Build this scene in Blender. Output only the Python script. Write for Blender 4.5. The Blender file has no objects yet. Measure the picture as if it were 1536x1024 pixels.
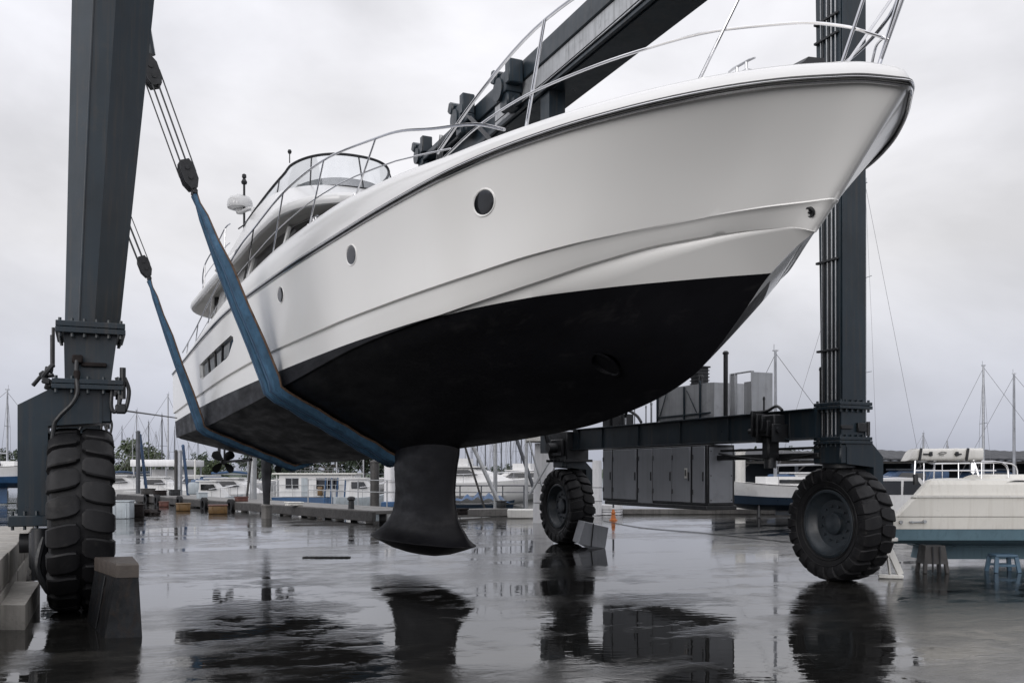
import bpy, bmesh, math, random
from math import sin, cos, pi, radians as R, atan, tan, sqrt
from mathutils import Matrix, Vector
from mathutils.bvhtree import BVHTree
random.seed(7)
scene = bpy.context.scene
COL = scene.collection
FPX, HOR, HC = 1400.0, 709.0, 1.7            # focal length in photo pixels, horizon row, camera height
TY, TL = R(29.0), R(24.5)                    # headings of the yacht and of the travel lift
LC = 6.7                                     # distance from the camera to the yacht's centreline
FW = Matrix.Identity(4)
FY = Matrix.Rotation(TY, 4, 'Z')             # yacht frame: x = across, y = aft
FL = Matrix.Rotation(TL, 4, 'Z')             # lift frame: x = across, y = aft
CAM = Vector((0, 0, HC))

def at(px, py, Y):                           # photo pixel + distance -> world point
    return Vector(((px - 768) / FPX * Y, Y, HC + (HOR - py) / FPX * Y))

def spline(P):                               # monotone cubic through points
    xs = [p[0] for p in P]; ys = [p[1] for p in P]; n = len(P)
    d = [(ys[i+1]-ys[i])/(xs[i+1]-xs[i]) for i in range(n-1)]
    m = [d[0]] + [0 if d[i-1]*d[i] <= 0 else 2*d[i-1]*d[i]/(d[i-1]+d[i]) for i in range(1, n-1)] + [d[-1]]
    def f(x):
        if x <= xs[0]: return ys[0]
        if x >= xs[-1]: return ys[-1]
        i = 0
        while x > xs[i+1]: i += 1
        h = xs[i+1]-xs[i]; t = (x-xs[i])/h
        return ((2*t**3-3*t*t+1)*ys[i] + (t**3-2*t*t+t)*h*m[i] + (-2*t**3+3*t*t)*ys[i+1] + (t**3-t*t)*h*m[i+1])
    return f

# ------------------------------------------------------------------ mesh builder
ROOTM = {}
class MB:
    def __init__(s, F=FW): s.bm = bmesh.new(); s.F = F; s.mat = 0
    def v(s, p): return s.bm.verts.new(Vector(p))
    def f(s, vs):
        try:
            fc = s.bm.faces.new(vs); fc.material_index = s.mat; return fc
        except ValueError: return None
    def box(s, c, size, rot=None, bev=0.008, seg=1):
        M = Matrix.Translation(Vector(c)) @ (rot.to_4x4() if rot is not None else Matrix.Identity(4))
        x, y, z = [q/2 for q in size]
        vs = [s.v(M @ Vector((a*x, b*y, d*z))) for a in (-1, 1) for b in (-1, 1) for d in (-1, 1)]
        fs = [s.f([vs[i] for i in q]) for q in ((0,1,3,2),(4,6,7,5),(0,4,5,1),(2,3,7,6),(0,2,6,4),(1,5,7,3))]
        if bev > 0:
            bev = min(bev, min(size)*0.3)
            ed = list({e for f_ in fs for e in f_.edges})
            r = bmesh.ops.bevel(s.bm, geom=ed, offset=bev, segments=seg, affect='EDGES', profile=0.5)
            for q in r['faces']: q.material_index = s.mat
        return s
    def bb(s, x0, x1, y0, y1, z0, z1, bev=0.008, seg=1):
        return s.box(((x0+x1)/2, (y0+y1)/2, (z0+z1)/2), (abs(x1-x0), abs(y1-y0), abs(z1-z0)), None, bev, seg)
    def beam(s, p, q, w, h, up=(0,0,1), bev=0.006):
        p = Vector(p); q = Vector(q); d = q-p; L = d.length; y = d.normalized()
        x = y.cross(Vector(up)).normalized(); z = x.cross(y)
        return s.box((p+q)/2, (w, L, h), Matrix((x, y, z)).transposed(), bev)
    def loft(s, rings, closed=True, cap=True):
        g = [[s.v(p) for p in r] for r in rings]; n = len(g[0])
        for i in range(len(g)-1):
            for j in range(n if closed else n-1):
                k = (j+1) % n
                s.f([g[i][j], g[i][k], g[i+1][k], g[i+1][j]])
        if cap and closed: s.f(g[0][::-1]); s.f(g[-1])
        return g
    def tube(s, pts, r, n=8, cap=True):
        pts = [Vector(p) for p in pts]; rs = r if isinstance(r, (list, tuple)) else [r]*len(pts)
        T = [(pts[min(i+1, len(pts)-1)]-pts[max(i-1, 0)]).normalized() for i in range(len(pts))]
        N = T[0].cross(Vector((0,0,1)) if abs(T[0].z) < .9 else Vector((1,0,0))).normalized(); rings = []
        for i, p in enumerate(pts):
            N = (N - T[i]*N.dot(T[i])).normalized(); B = T[i].cross(N)
            rings.append([p + (N*cos(2*pi*k/n) + B*sin(2*pi*k/n))*rs[i] for k in range(n)])
        s.loft(rings, True, cap); return s
    def cyl(s, p, q, r, r2=None, n=14): return s.tube([p, q], [r, r if r2 is None else r2], n)
    def lathe(s, prof, c=(0,0,0), ax=(0,0,1), n=24, cap=True):
        ax = Vector(ax).normalized(); c = Vector(c)
        X = ax.cross(Vector((0,0,1)) if abs(ax.z) < .9 else Vector((1,0,0))).normalized(); Y = ax.cross(X)
        s.loft([[c + ax*h + (X*cos(2*pi*k/n) + Y*sin(2*pi*k/n))*max(r, 1e-4) for k in range(n)] for r, h in prof], True, cap); return s
    def extr(s, poly, vec):
        vec = Vector(vec); poly = [Vector(p) for p in poly]
        s.loft([poly, [p+vec for p in poly]]); return s
    def quad(s, *ps): s.f([s.v(p) for p in ps]); return s
    def build(s, name, mats, parent=None, smooth=38, recalc=True, weld=0.0):
        bm = s.bm
        if weld: bmesh.ops.remove_doubles(bm, verts=bm.verts, dist=weld)
        root = ROOTM.get(parent.name, FW) if parent else FW
        bm.transform(root.inverted() @ s.F)
        if recalc: bmesh.ops.recalc_face_normals(bm, faces=bm.faces)
        return link_bm(bm, name, mats, parent, smooth, root)

def link_bm(bm, name, mats, parent=None, smooth=38, root=FW):
    if smooth:
        for f in bm.faces: f.smooth = True
        a = R(smooth)
        for e in bm.edges:
            if len(e.link_faces) != 2 or e.calc_face_angle(0) > a: e.smooth = False
    me = bpy.data.meshes.new(name); bm.to_mesh(me); bm.free()
    for m in (mats if isinstance(mats, (list, tuple)) else [mats]): me.materials.append(m)
    o = bpy.data.objects.new(name, me); COL.objects.link(o)
    if parent: o.parent = parent
    ROOTM[o.name] = root
    return o

def tag(o, label=None, cat=None, group=None, kind=None):
    for k, v in (('label', label), ('category', cat), ('group', group), ('kind', kind)):
        if v: o[k] = v
    return o
def thing(name, label, cat, loc, rz=0.0, group=None):
    o = bpy.data.objects.new(name, None); COL.objects.link(o)
    o.empty_display_size = .3; o.location = loc; o.rotation_euler = (0, 0, rz)
    ROOTM[o.name] = Matrix.Translation(Vector(loc)) @ Matrix.Rotation(rz, 4, 'Z')
    return tag(o, label, cat, group)
def copy_tree(o, parent=None):
    c = o.copy(); COL.objects.link(c)
    if parent: c.parent = parent
    for ch in list(o.children): copy_tree(ch, c)
    return c

# ------------------------------------------------------------------ materials
def nt(name):
    m = bpy.data.materials.new(name); m.use_nodes = True; t = m.node_tree
    return m, t, t.nodes['Principled BSDF']
def N(t, typ, **kw):
    n = t.nodes.new(typ)
    for k, v in kw.items():
        if k.startswith('_'): setattr(n, k[1:], v)
        else:
            key = int(k[1:]) if k[0] == 'i' and k[1:].isdigit() else k.replace('__', ' ')
            n.inputs[key].default_value = v
    return n
def ramp(t, fac, stops):
    r = t.nodes.new('ShaderNodeValToRGB'); e = r.color_ramp.elements
    while len(e) < len(stops): e.new(.5)
    for q, (p, c) in zip(e, stops):
        q.position = p; q.color = (c, c, c, 1) if not isinstance(c, tuple) else (*c, 1)
    t.links.new(fac, r.inputs[0]); return r.outputs[0]
def mixc(t, fac, a, b):
    m = t.nodes.new('ShaderNodeMix'); m.data_type = 'RGBA'
    for k, q in ((0, fac), (6, a), (7, b)):
        if isinstance(q, (tuple, float, int)): m.inputs[k].default_value = (*q, 1) if isinstance(q, tuple) else q
        else: t.links.new(q, m.inputs[k])
    return m.outputs[2]
def coords(t, scale=(1,1,1), geo=False):
    mp = t.nodes.new('ShaderNodeMapping'); mp.inputs['Scale'].default_value = scale
    if geo: t.links.new(t.nodes.new('ShaderNodeNewGeometry').outputs['Position'], mp.inputs[0])
    else: t.links.new(t.nodes.new('ShaderNodeTexCoord').outputs['Object'], mp.inputs[0])
    return mp.outputs[0]
def noise(t, vec, scale, detail=4, rough=.55, dist=0.0):
    n = N(t, 'ShaderNodeTexNoise', Scale=scale, Detail=detail, Roughness=rough, Distortion=dist)
    t.links.new(vec, n.inputs['Vector']); return n.outputs['Fac']
def bump(t, p, h, strength, dist=.01):
    b = N(t, 'ShaderNodeBump', Strength=strength, Distance=dist)
    t.links.new(h, b.inputs['Height']); t.links.new(b.outputs[0], p.inputs['Normal']); return b
def mat(name, col, rough=.5, metal=0.0, var=.25, vs=2.0, streak=0.0, dirt=None, dirt_amt=.5, bmp=0.0, bs=40, coat=0.0, spec=.5, stretch=(1,1,1)):
    """painted or raw surface: tone variation, vertical run marks, dirt patches, fine bump"""
    m, t, p = nt(name); L = t.links
    v = coords(t, stretch)
    n1 = noise(t, v, vs, 6, .6)
    c0 = tuple(q*(1-var) for q in col); c1 = tuple(min(1, q*(1+var)) for q in col)
    c = mixc(t, ramp(t, n1, [(.3, 0.0), (.7, 1.0)]), c0, c1)
    if streak:
        sv = coords(t, (9, 9, .35)); n2 = noise(t, sv, 1.6, 5, .65)
        dk = dirt or tuple(q*.35 for q in col)
        f_ = ramp(t, n2, [(.5, 0.0), (.72, streak)])
        c = mixc(t, f_, c, dk)
    if dirt and dirt_amt:
        n3 = noise(t, v, vs*2.7, 8, .7, .4)
        c = mixc(t, ramp(t, n3, [(.56, 0.0), (.70, dirt_amt)]), c, dirt)
    L.new(c, p.inputs['Base Color'])
    rr = ramp(t, noise(t, v, vs*3.1, 5, .6), [(.25, max(0, rough*.7)), (.75, min(1, rough*1.3))])
    L.new(rr, p.inputs['Roughness'])
    p.inputs['Metallic'].default_value = metal; p.inputs['Coat Weight'].default_value = coat
    p.inputs['Coat Roughness'].default_value = .06; p.inputs['Specular IOR Level'].default_value = spec
    if bmp: bump(t, p, noise(t, v, bs, 4, .6), bmp)
    return m

M = {}
def gelcoat(name, col, rough=.22):
    m, t, p = nt(name); L = t.links; v = coords(t)
    n1 = noise(t, v, .55, 3, .5)
    c = mixc(t, ramp(t, n1, [(.3, 0.0), (.75, 1.0)]), tuple(q*.96 for q in col), col)
    sv = coords(t, (2.2, 2.2, .18)); n2 = noise(t, sv, 2.0, 5, .65)
    c = mixc(t, ramp(t, n2, [(.62, 0.0), (.85, .05)]), c, (.42, .40, .35))
    L.new(c, p.inputs['Base Color'])
    L.new(ramp(t, noise(t, v, 3.0, 4, .6), [(.3, rough*.97), (.7, rough*1.05)]), p.inputs['Roughness'])
    p.inputs['Coat Weight'].default_value = .18; p.inputs['Coat Roughness'].default_value = .05
    bump(t, p, noise(t, v, .9, 1, .3), .04, .02)
    return m
M['gel'] = gelcoat('white_gelcoat', (.745, .74, .72))
M['gel_up'] = gelcoat('white_gelcoat_deck', (.64, .64, .635))
M['anti'] = mat('black_antifouling', (.0055, .0055, .007), .5, var=.35, vs=1.3, dirt=(.026, .025, .026), dirt_amt=.5, bmp=.10, bs=25, stretch=(1, .3, 1), spec=.14)
M['steel'] = mat('lift_paint', (.0115, .0205, .0285), .36, var=.3, vs=1.1, streak=.6, dirt=(.045, .038, .032), dirt_amt=.3, bmp=.08, bs=10, spec=.36)
M['steel_worn_sheen'] = mat('weathered_beam_sheen', (.34, .352, .365), .4, var=.3, vs=.9, streak=.6, dirt=(.05, .05, .05), dirt_amt=.6)  # weathered web paint, its glossy reflection painted in as a paler base colour
M['cab'] = mat('cabinet_paint', (.21, .22, .24), .42, var=.1, vs=.8, streak=.2, dirt=(.07, .07, .07), dirt_amt=.25)
M['cab_light'] = mat('galvanised_panel', (.36, .37, .385), .45, .3, var=.2, vs=1.3, streak=.35, dirt=(.13, .13, .13), dirt_amt=.4)
M['galv'] = mat('galvanised_metal', (.36, .37, .38), .42, .55, var=.2, vs=2.5, streak=.4, dirt=(.16, .15, .14), dirt_amt=.4)
M['rubber'] = mat('tyre_rubber', (.0075, .0075, .0085), .55, var=.35, vs=3, dirt=(.030, .028, .026), dirt_amt=.5, bmp=.15, bs=30, spec=.25)
M['rim'] = mat('rim_paint', (.018, .024, .030), .4, var=.3, vs=4, dirt=(.045, .04, .035), dirt_amt=.5)
M['black'] = mat('black_metal', (.009, .010, .012), .5, var=.3, vs=4, dirt=(.03, .028, .026), dirt_amt=.3)
M['rust'] = mat('rusty_steel', (.017, .014, .0135), .7, var=.5, vs=7, dirt=(.02, .018, .018), dirt_amt=.6, bmp=.3, spec=.10)
M['chock'] = mat('grimy_steel_plate', (.008, .009, .0105), .6, var=.5, vs=3, streak=.5, dirt=(.022, .015, .011), dirt_amt=.6, bmp=.3, spec=.10)
M['strap'] = mat('blue_webbing', (.038, .100, .172), .72, var=.35, vs=5, streak=.0, dirt=(.018, .03, .05), dirt_amt=.75, bmp=.35, bs=60, stretch=(1, 1, .6))
M['strap_edge'] = mat('worn_brown_edge', (.11, .065, .04), .85, var=.5, vs=9, dirt=(.03, .03, .035), dirt_amt=.6)
M['rope'] = mat('wire_rope', (.05, .052, .055), .5, .4, var=.3, vs=20)
M['chrome'] = mat('polished_stainless', (.62, .62, .63), .13, 1.0, var=.08, vs=6)
M['rubrail'] = mat('dark_rub_rail', (.018, .018, .018), .4, var=.2, vs=5)
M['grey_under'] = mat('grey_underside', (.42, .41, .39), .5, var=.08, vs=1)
M['greypanel'] = mat('grey_console', (.16, .17, .175), .5, var=.15, vs=2)
M['conc'] = mat('old_concrete', (.30, .285, .26), .8, var=.25, vs=2.2, streak=.4, dirt=(.10, .095, .085), dirt_amt=.6, bmp=.35, bs=18)
M['conc_dk'] = mat('wet_concrete', (.11, .105, .10), .5, var=.35, vs=1.4, streak=.5, dirt=(.035, .034, .03), dirt_amt=.7, bmp=.3, bs=14)
M['timber'] = mat('wet_timber', (.040, .031, .025), .55, var=.4, vs=3, streak=.4, dirt=(.03, .026, .022), dirt_amt=.6, bmp=.3, stretch=(1, 6, 1))
M['timber_dk'] = mat('dark_pile_timber', (.035, .033, .032), .6, var=.4, vs=3, streak=.5, bmp=.3)
M['white'] = mat('white_boat_paint', (.60, .60, .60), .32, var=.05, vs=.8, streak=.25, dirt=(.40, .38, .34), dirt_amt=.25)
M['offwhite'] = mat('chalky_white_paint', (.60, .59, .56), .5, var=.08, vs=.9, streak=.4, dirt=(.30, .28, .24), dirt_amt=.4)
M['cream'] = mat('cream_gelcoat', (.60, .585, .54), .34, var=.06, vs=.7, streak=.3, dirt=(.36, .33, .28), dirt_amt=.3, coat=.2)
M['lblue'] = mat('faded_blue_antifouling', (.125, .205, .25), .6, var=.15, vs=1.2, streak=.3, dirt=(.055, .09, .11), dirt_amt=.4)
M['blue'] = mat('blue_boat_paint', (.020, .065, .15), .42, var=.25, vs=1.5, streak=.4, dirt=(.02, .04, .07), dirt_amt=.4)
M['navy'] = mat('navy_hull_paint', (.014, .026, .045), .35, var=.2, vs=1.2, streak=.3)
M['tarp'] = mat('blue_tarpaulin', (.02, .05, .11), .55, var=.35, vs=3, bmp=.4, bs=4)
M['wrap'] = mat('white_shrink_wrap', (.62, .62, .63), .4, var=.1, vs=2, streak=.3, dirt=(.35, .35, .36), dirt_amt=.4, bmp=.9, bs=4, stretch=(1, 1, .3))
M['alu'] = mat('aluminium_mast', (.30, .31, .33), .42, .6, var=.15, vs=3)
M['alu_dk'] = mat('dark_mast', (.07, .075, .085), .45, .3, var=.2, vs=3)
M['wire'] = mat('rigging_wire', (.16, .16, .17), .5, .4, var=.1)
M['orange'] = mat('orange_plastic', (.42, .12, .02), .5, var=.2, vs=6)
M['yellow'] = mat('yellow_paint', (.10, .055, .016), .5, var=.25, vs=6, dirt=(.12, .08, .04), dirt_amt=.5)
M['red'] = mat('red_brown_paint', (.085, .03, .022), .6, var=.3, vs=6, dirt=(.06, .04, .03))
M['greybox'] = mat('pale_grey_box', (.34, .38, .41), .5, var=.12, vs=2, streak=.5, dirt=(.17, .17, .16), dirt_amt=.4)
M['roofgrey'] = mat('corrugated_roof', (.045, .047, .053), .85, 0.0, var=.2, vs=.6, streak=.4, stretch=(1, 1, 1))
M['shed_dk'] = mat('dark_shed_wall', (.016, .022, .032), .6, var=.35, vs=.8, streak=.4)
M['bark'] = mat('bark', (.09, .075, .06), .85, var=.35, vs=5, bmp=.5)
def leafmat(name, col):
    m, t, p = nt(name); v = coords(t)
    i = t.nodes.new('ShaderNodeObjectInfo')
    c = mixc(t, ramp(t, noise(t, v, 1.4, 5, .7), [(.3, 0.0), (.7, 1.0)]), tuple(q*.5 for q in col), tuple(q*1.6 for q in col))
    t.links.new(c, p.inputs['Base Color']); p.inputs['Roughness'].default_value = .65
    return m
M['stool'] = mat('faded_blue_plastic', (.055, .10, .145), .5, var=.15, vs=4, dirt=(.05, .06, .065), dirt_amt=.4)
M['stencil'] = mat('faded_yellow_stencil', (.10, .085, .045), .7, var=.6, vs=30, dirt=(.025, .03, .03), dirt_amt=.9)
M['leaf'] = leafmat('green_foliage', (.055, .075, .035))
M['leaf_dk'] = leafmat('dark_green_foliage', (.034, .05, .03))
def glass(name, col, rough=.05):
    m, t, p = nt(name); v = coords(t)
    t.links.new(mixc(t, ramp(t, noise(t, v, 2.5, 3), [(.35, 0.0), (.7, 1.0)]), tuple(q*.6 for q in col), col), p.inputs['Base Color'])
    p.inputs['Roughness'].default_value = rough; p.inputs['Specular IOR Level'].default_value = .7
    return m
M['glass'] = glass('dark_window_glass', (.012, .013, .015))
def clear(name):
    m, t, p = nt(name); L = t.links
    tr = N(t, 'ShaderNodeBsdfTransparent'); tr.inputs[0].default_value = (.86, .88, .89, 1)
    gl = N(t, 'ShaderNodeBsdfGlossy'); gl.inputs['Roughness'].default_value = .08; gl.inputs[0].default_value = (.9, .9, .92, 1)
    df = N(t, 'ShaderNodeBsdfDiffuse'); df.inputs[0].default_value = (.55, .57, .6, 1)
    m1 = N(t, 'ShaderNodeMixShader'); m1.inputs[0].default_value = .16
    L.new(tr.outputs[0], m1.inputs[1]); L.new(gl.outputs[0], m1.inputs[2])
    m2 = N(t, 'ShaderNodeMixShader')
    L.new(ramp(t, noise(t, coords(t, (2, 2, .6)), 2, 3), [(.4, .06), (.75, .3)]), m2.inputs[0])
    L.new(m1.outputs[0], m2.inputs[1]); L.new(df.outputs[0], m2.inputs[2])
    L.new(m2.outputs[0], t.nodes['Material Output'].inputs[0])
    return m
M['clear'] = clear('clear_vinyl_screen')

def ground_mat():
    m, t, p = nt('wet_yard_concrete'); L = t.links
    v = coords(t, (1, 1, 1), True)
    rot = N(t, 'ShaderNodeMapping'); rot.inputs['Rotation'].default_value = (0, 0, -TL)
    L.new(v, rot.inputs[0]); lv = rot.outputs[0]
    sv = N(t, 'ShaderNodeMapping'); sv.inputs['Scale'].default_value = (.40, 1.15, 1); L.new(lv, sv.inputs[0])
    big = noise(t, sv.outputs[0], .35, 6, .62, .3)
    mid = noise(t, v, 1.7, 7, .65, .5)
    fine = noise(t, v, 14, 6, .7)
    # dry-ish film / puddle mask
    add = N(t, 'ShaderNodeMath', _operation='MULTIPLY_ADD'); add.inputs[1].default_value = .42
    L.new(mid, add.inputs[0]); L.new(big, add.inputs[2])
    wet = ramp(t, add.outputs[0], [(.67, 1.0), (.79, 0.0)])
    c = mixc(t, ramp(t, mid, [(.3, 0.0), (.7, 1.0)]), (.007, .0068, .0064), (.020, .0195, .018))
    c = mixc(t, ramp(t, fine, [(.45, 0.0), (.75, .45)]), c, (.034, .033, .030))
    c = mixc(t, ramp(t, noise(t, sv.outputs[0], 2.6, 8, .75, .8), [(.52, 0.0), (.70, .6)]), c, (.042, .040, .035))
    c = mixc(t, wet, c, mixc(t, mid, (.005, .005, .0048), (.012, .0118, .011)))
    # slab joints
    sx = N(t, 'ShaderNodeSeparateXYZ'); L.new(lv, sx.inputs[0])
    wob = N(t, 'ShaderNodeMath', _operation='MULTIPLY_ADD'); wob.inputs[1].default_value = .05
    L.new(noise(t, v, 3.0, 4, .7), wob.inputs[0])
    def joint(out, period, off):
        a = N(t, 'ShaderNodeMath', _operation='ADD'); a.inputs[1].default_value = off; L.new(out, a.inputs[0])
        w2 = N(t, 'ShaderNodeMath', _operation='MULTIPLY_ADD'); w2.inputs[1].default_value = .045
        L.new(noise(t, v, 2.5, 4, .7), w2.inputs[0]); L.new(a.outputs[0], w2.inputs[2])
        b = N(t, 'ShaderNodeMath', _operation='PINGPONG'); b.inputs[1].default_value = period/2; L.new(w2.outputs[0], b.inputs[0])
        return ramp(t, b.outputs[0], [(.012, 1.0), (.026, 0.0)])
    j1 = joint(sx.outputs[0], 4.0, 4.3); j2 = joint(sx.outputs[1], 6.0, 2.0)
    j = N(t, 'ShaderNodeMath', _operation='MAXIMUM'); L.new(j1, j.inputs[0]); L.new(j2, j.inputs[1])
    c = mixc(t, j.outputs[0], c, (.012, .012, .011))
    L.new(c, p.inputs['Base Color'])
    r1 = ramp(t, mid, [(.25, .05), (.75, .17)])
    rw = ramp(t, noise(t, v, .9, 4, .6), [(.3, .0), (.7, .02)])
    rr = mixc(t, wet, r1, rw); L.new(rr, p.inputs['Roughness'])
    p.inputs['IOR'].default_value = 1.45
    L.new(ramp(t, wet, [(0.0, .24), (.5, .45), (1.0, .55)]), p.inputs['Specular IOR Level'])
    # ripples on the film of water, stretched across the view of the yard
    rv = N(t, 'ShaderNodeMapping'); rv.inputs['Scale'].default_value = (.35, 1.0, 1); L.new(v, rv.inputs[0])
    rip = noise(t, rv.outputs[0], 9.0, 2, .5, .3)
    b0 = N(t, 'ShaderNodeBump', Strength=1.0, Distance=.0011); L.new(rip, b0.inputs['Height'])
    fv = N(t, 'ShaderNodeMapping'); fv.inputs['Scale'].default_value = (.4, 1.0, 1); L.new(lv, fv.inputs[0])
    film = noise(t, fv.outputs[0], 3.2, 9, .72, .6)
    hm = N(t, 'ShaderNodeMath', _operation='MULTIPLY'); L.new(ramp(t, wet, [(0.0, 1.0), (.8, .08), (1.0, .0)]), hm.inputs[0]); L.new(film, hm.inputs[1])
    b1 = N(t, 'ShaderNodeBump', Strength=1.0, Distance=.0046); L.new(hm.outputs[0], b1.inputs['Height']); L.new(b0.outputs[0], b1.inputs['Normal'])
    L.new(b1.outputs[0], p.inputs['Normal'])
    return m
M['ground'] = ground_mat()
def water_mat():
    m, t, p = nt('harbour_water'); L = t.links; v = coords(t, (1, 1, 1), True)
    p.inputs['Base Color'].default_value = (.02, .026, .028, 1); p.inputs['Roughness'].default_value = .06; p.inputs['IOR'].default_value = 1.33
    bump(t, p, noise(t, v, 1.3, 5, .6, .5), .3, .05); return m
M['water'] = water_mat()

# ------------------------------------------------------------------ world, sun, camera
w = bpy.data.worlds.new("World"); scene.world = w; w.use_nodes = True
t = w.node_tree; L = t.links; bg = t.nodes['Background']
SUN_EL, SUN_AZ = R(19), R(208)               # azimuth clockwise from +Y
sky = t.nodes.new('ShaderNodeTexSky'); sky.sky_type = 'NISHITA'; sky.sun_disc = False
sky.sun_elevation = SUN_EL; sky.sun_rotation = SUN_AZ; sky.air_density = 1.5; sky.dust_density = 4.0
tc = t.nodes.new('ShaderNodeTexCoord'); sp = t.nodes.new('ShaderNodeSeparateXYZ'); L.new(tc.outputs['Generated'], sp.inputs[0])
def cloud_col():
    mp = t.nodes.new('ShaderNodeMapping'); mp.inputs['Scale'].default_value = (1, 1, 2.0); L.new(tc.outputs['Generated'], mp.inputs[0])
    n1 = noise(t, mp.outputs[0], 2.6, 6, .52, .25); n2 = noise(t, mp.outputs[0], 1.1, 3, .5, .2)
    grad = ramp(t, sp.outputs[2], [(0.0, .54), (.08, .70), (.20, .92), (.40, 1.0), (.70, 1.15), (1.0, 1.25)])
    k = ramp(t, n1, [(.35, .80), (.65, 1.12)])
    mlt = N(t, 'ShaderNodeMix', _data_type='RGBA', _blend_type='MULTIPLY'); mlt.inputs[0].default_value = 1
    L.new(grad, mlt.inputs[6]); L.new(k, mlt.inputs[7])
    tint = mixc(t, ramp(t, n2, [(.3, 0.0), (.7, 1.0)]), (.93, .935, 1.0), (.98, .97, 1.0))
    tint = mixc(t, ramp(t, sp.outputs[2], [(0.0, 1.0), (.22, 0.0)]), tint, (.80, .845, 1.0))
    m2 = N(t, 'ShaderNodeMix', _data_type='RGBA', _blend_type='MULTIPLY'); m2.inputs[0].default_value = 1
    L.new(mlt.outputs[2], m2.inputs[6]); L.new(tint, m2.inputs[7])
    # the overcast is brighter on the sun's side
    dt = N(t, 'ShaderNodeVectorMath', _operation='DOT_PRODUCT'); L.new(tc.outputs['Generated'], dt.inputs[0])
    dt.inputs[1].default_value = (sin(SUN_AZ), cos(SUN_AZ), .35)
    ma = N(t, 'ShaderNodeMath', _operation='MULTIPLY_ADD'); ma.inputs[1].default_value = .5; ma.inputs[2].default_value = .5; L.new(dt.outputs['Value'], ma.inputs[0])
    m3 = N(t, 'ShaderNodeMix', _data_type='RGBA', _blend_type='MULTIPLY'); m3.inputs[0].default_value = 1
    L.new(m2.outputs[2], m3.inputs[6]); L.new(ramp(t, ma.outputs[0], [(.35, 1.0), (.6, 1.25), (1.0, 1.6)]), m3.inputs[7])
    return m3.outputs[2]
CL = cloud_col()
bg2 = t.nodes.new('ShaderNodeBackground'); L.new(CL, bg2.inputs[0]); bg2.inputs[1].default_value = 1.0
L.new(sky.outputs[0], bg.inputs[0]); bg.inputs[1].default_value = .06
ms = t.nodes.new('ShaderNodeMixShader'); ms.inputs[0].default_value = .93
L.new(bg.outputs[0], ms.inputs[1]); L.new(bg2.outputs[0], ms.inputs[2]); L.new(ms.outputs[0], t.nodes['World Output'].inputs[0])
sl = bpy.data.lights.new('sun', 'SUN'); sl.energy = 1.2; sl.angle = R(40); sl.color = (1, .97, .94)
so = bpy.data.objects.new('sun', sl); COL.objects.link(so)
sd = Vector((sin(SUN_AZ)*cos(SUN_EL), cos(SUN_AZ)*cos(SUN_EL), sin(SUN_EL)))
so.rotation_euler = sd.to_track_quat('Z', 'Y').to_euler(); so.location = (0, 0, 30)
cd = bpy.data.cameras.new('camera'); co = bpy.data.objects.new('camera', cd); COL.objects.link(co); scene.camera = co
cd.sensor_width = 36; cd.lens = 36*FPX/1536; cd.shift_y = (HOR-512)/1536; cd.clip_end = 6000; cd.clip_start = .1
co.location = CAM; co.rotation_euler = (R(90), 0, 0)
scene.view_settings.view_transform = 'Standard'; scene.view_settings.look = 'None'; scene.view_settings.exposure = 0
# ------------------------------------------------------------------ the yacht
yroot = FY @ Vector((LC, 15.3, 0.3))
yacht = thing('motor_yacht', 'big white motor yacht with black bottom paint hanging in two blue slings', 'yacht', yroot, TY)
KZ = spline([(6.25,3.95),(6.5,3.85),(6.87,3.63),(7.16,3.38),(7.56,3.05),(7.92,2.8),(8.45,2.6),(9.1,2.45),(10.1,2.3),(11.5,2.2),(13.9,2.1),(17,2.0),(21,1.94),(23.7,1.93),(26.3,2.06),(29.6,2.30)])
RB = spline([(5.25,0),(5.256,.035),(5.275,.075),(5.36,.2),(5.55,.42),(5.9,.80),(6.4,1.22),(7.0,1.58),(7.8,1.90),(8.8,2.15),(10.2,2.34),(12,2.45),(15,2.5),(20,2.45),(25,2.28),(29.6,2.0)])
RZ = spline([(5.25,4.99),(5.5,5.05),(6,5.07),(7,5.06),(9,5.07),(12,5.05),(16,5.07),(19,5.08),(22.5,4.95),(26.3,4.76),(29.7,4.68)])
NB = spline([(6.0,0),(6.012,.04),(6.04,.072),(6.1,.11),(6.25,.21),(6.49,.40),(7.14,.84),(7.66,1.2),(8.1,1.48),(8.8,1.78),(9.8,2.02),(11.2,2.19),(13.4,2.31),(17,2.34),(20,2.32),(25,2.18),(29.6,1.95)])
NZ = spline([(6.0,4.20),(6.26,4.20),(6.73,4.185),(7.27,4.14),(7.85,4.08),(8.58,4.01),(9.6,3.94),(11,3.91),(13.4,3.89),(17,3.87),(20,3.80),(24,3.66),(29.6,3.50)])
CB = spline([(6.25,0),(6.26,.035),(6.285,.06),(6.35,.10),(6.5,.2),(6.72,.36),(7.14,.68),(7.67,1.05),(8.24,1.38),(9.0,1.70),(9.9,1.94),(11.2,2.11),(13.4,2.25),(17,2.30),(20,2.28),(25,2.14),(29.6,1.9)])
CZ = spline([(6.25,3.95),(6.32,3.98),(6.43,4.01),(6.75,4.02),(7.38,3.98),(7.99,3.88),(8.74,3.75),(9.85,3.63),(12.22,3.51),(16,3.22),(19,3.03),(23.6,2.83),(29.6,2.76)])
UE = 29.6
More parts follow.
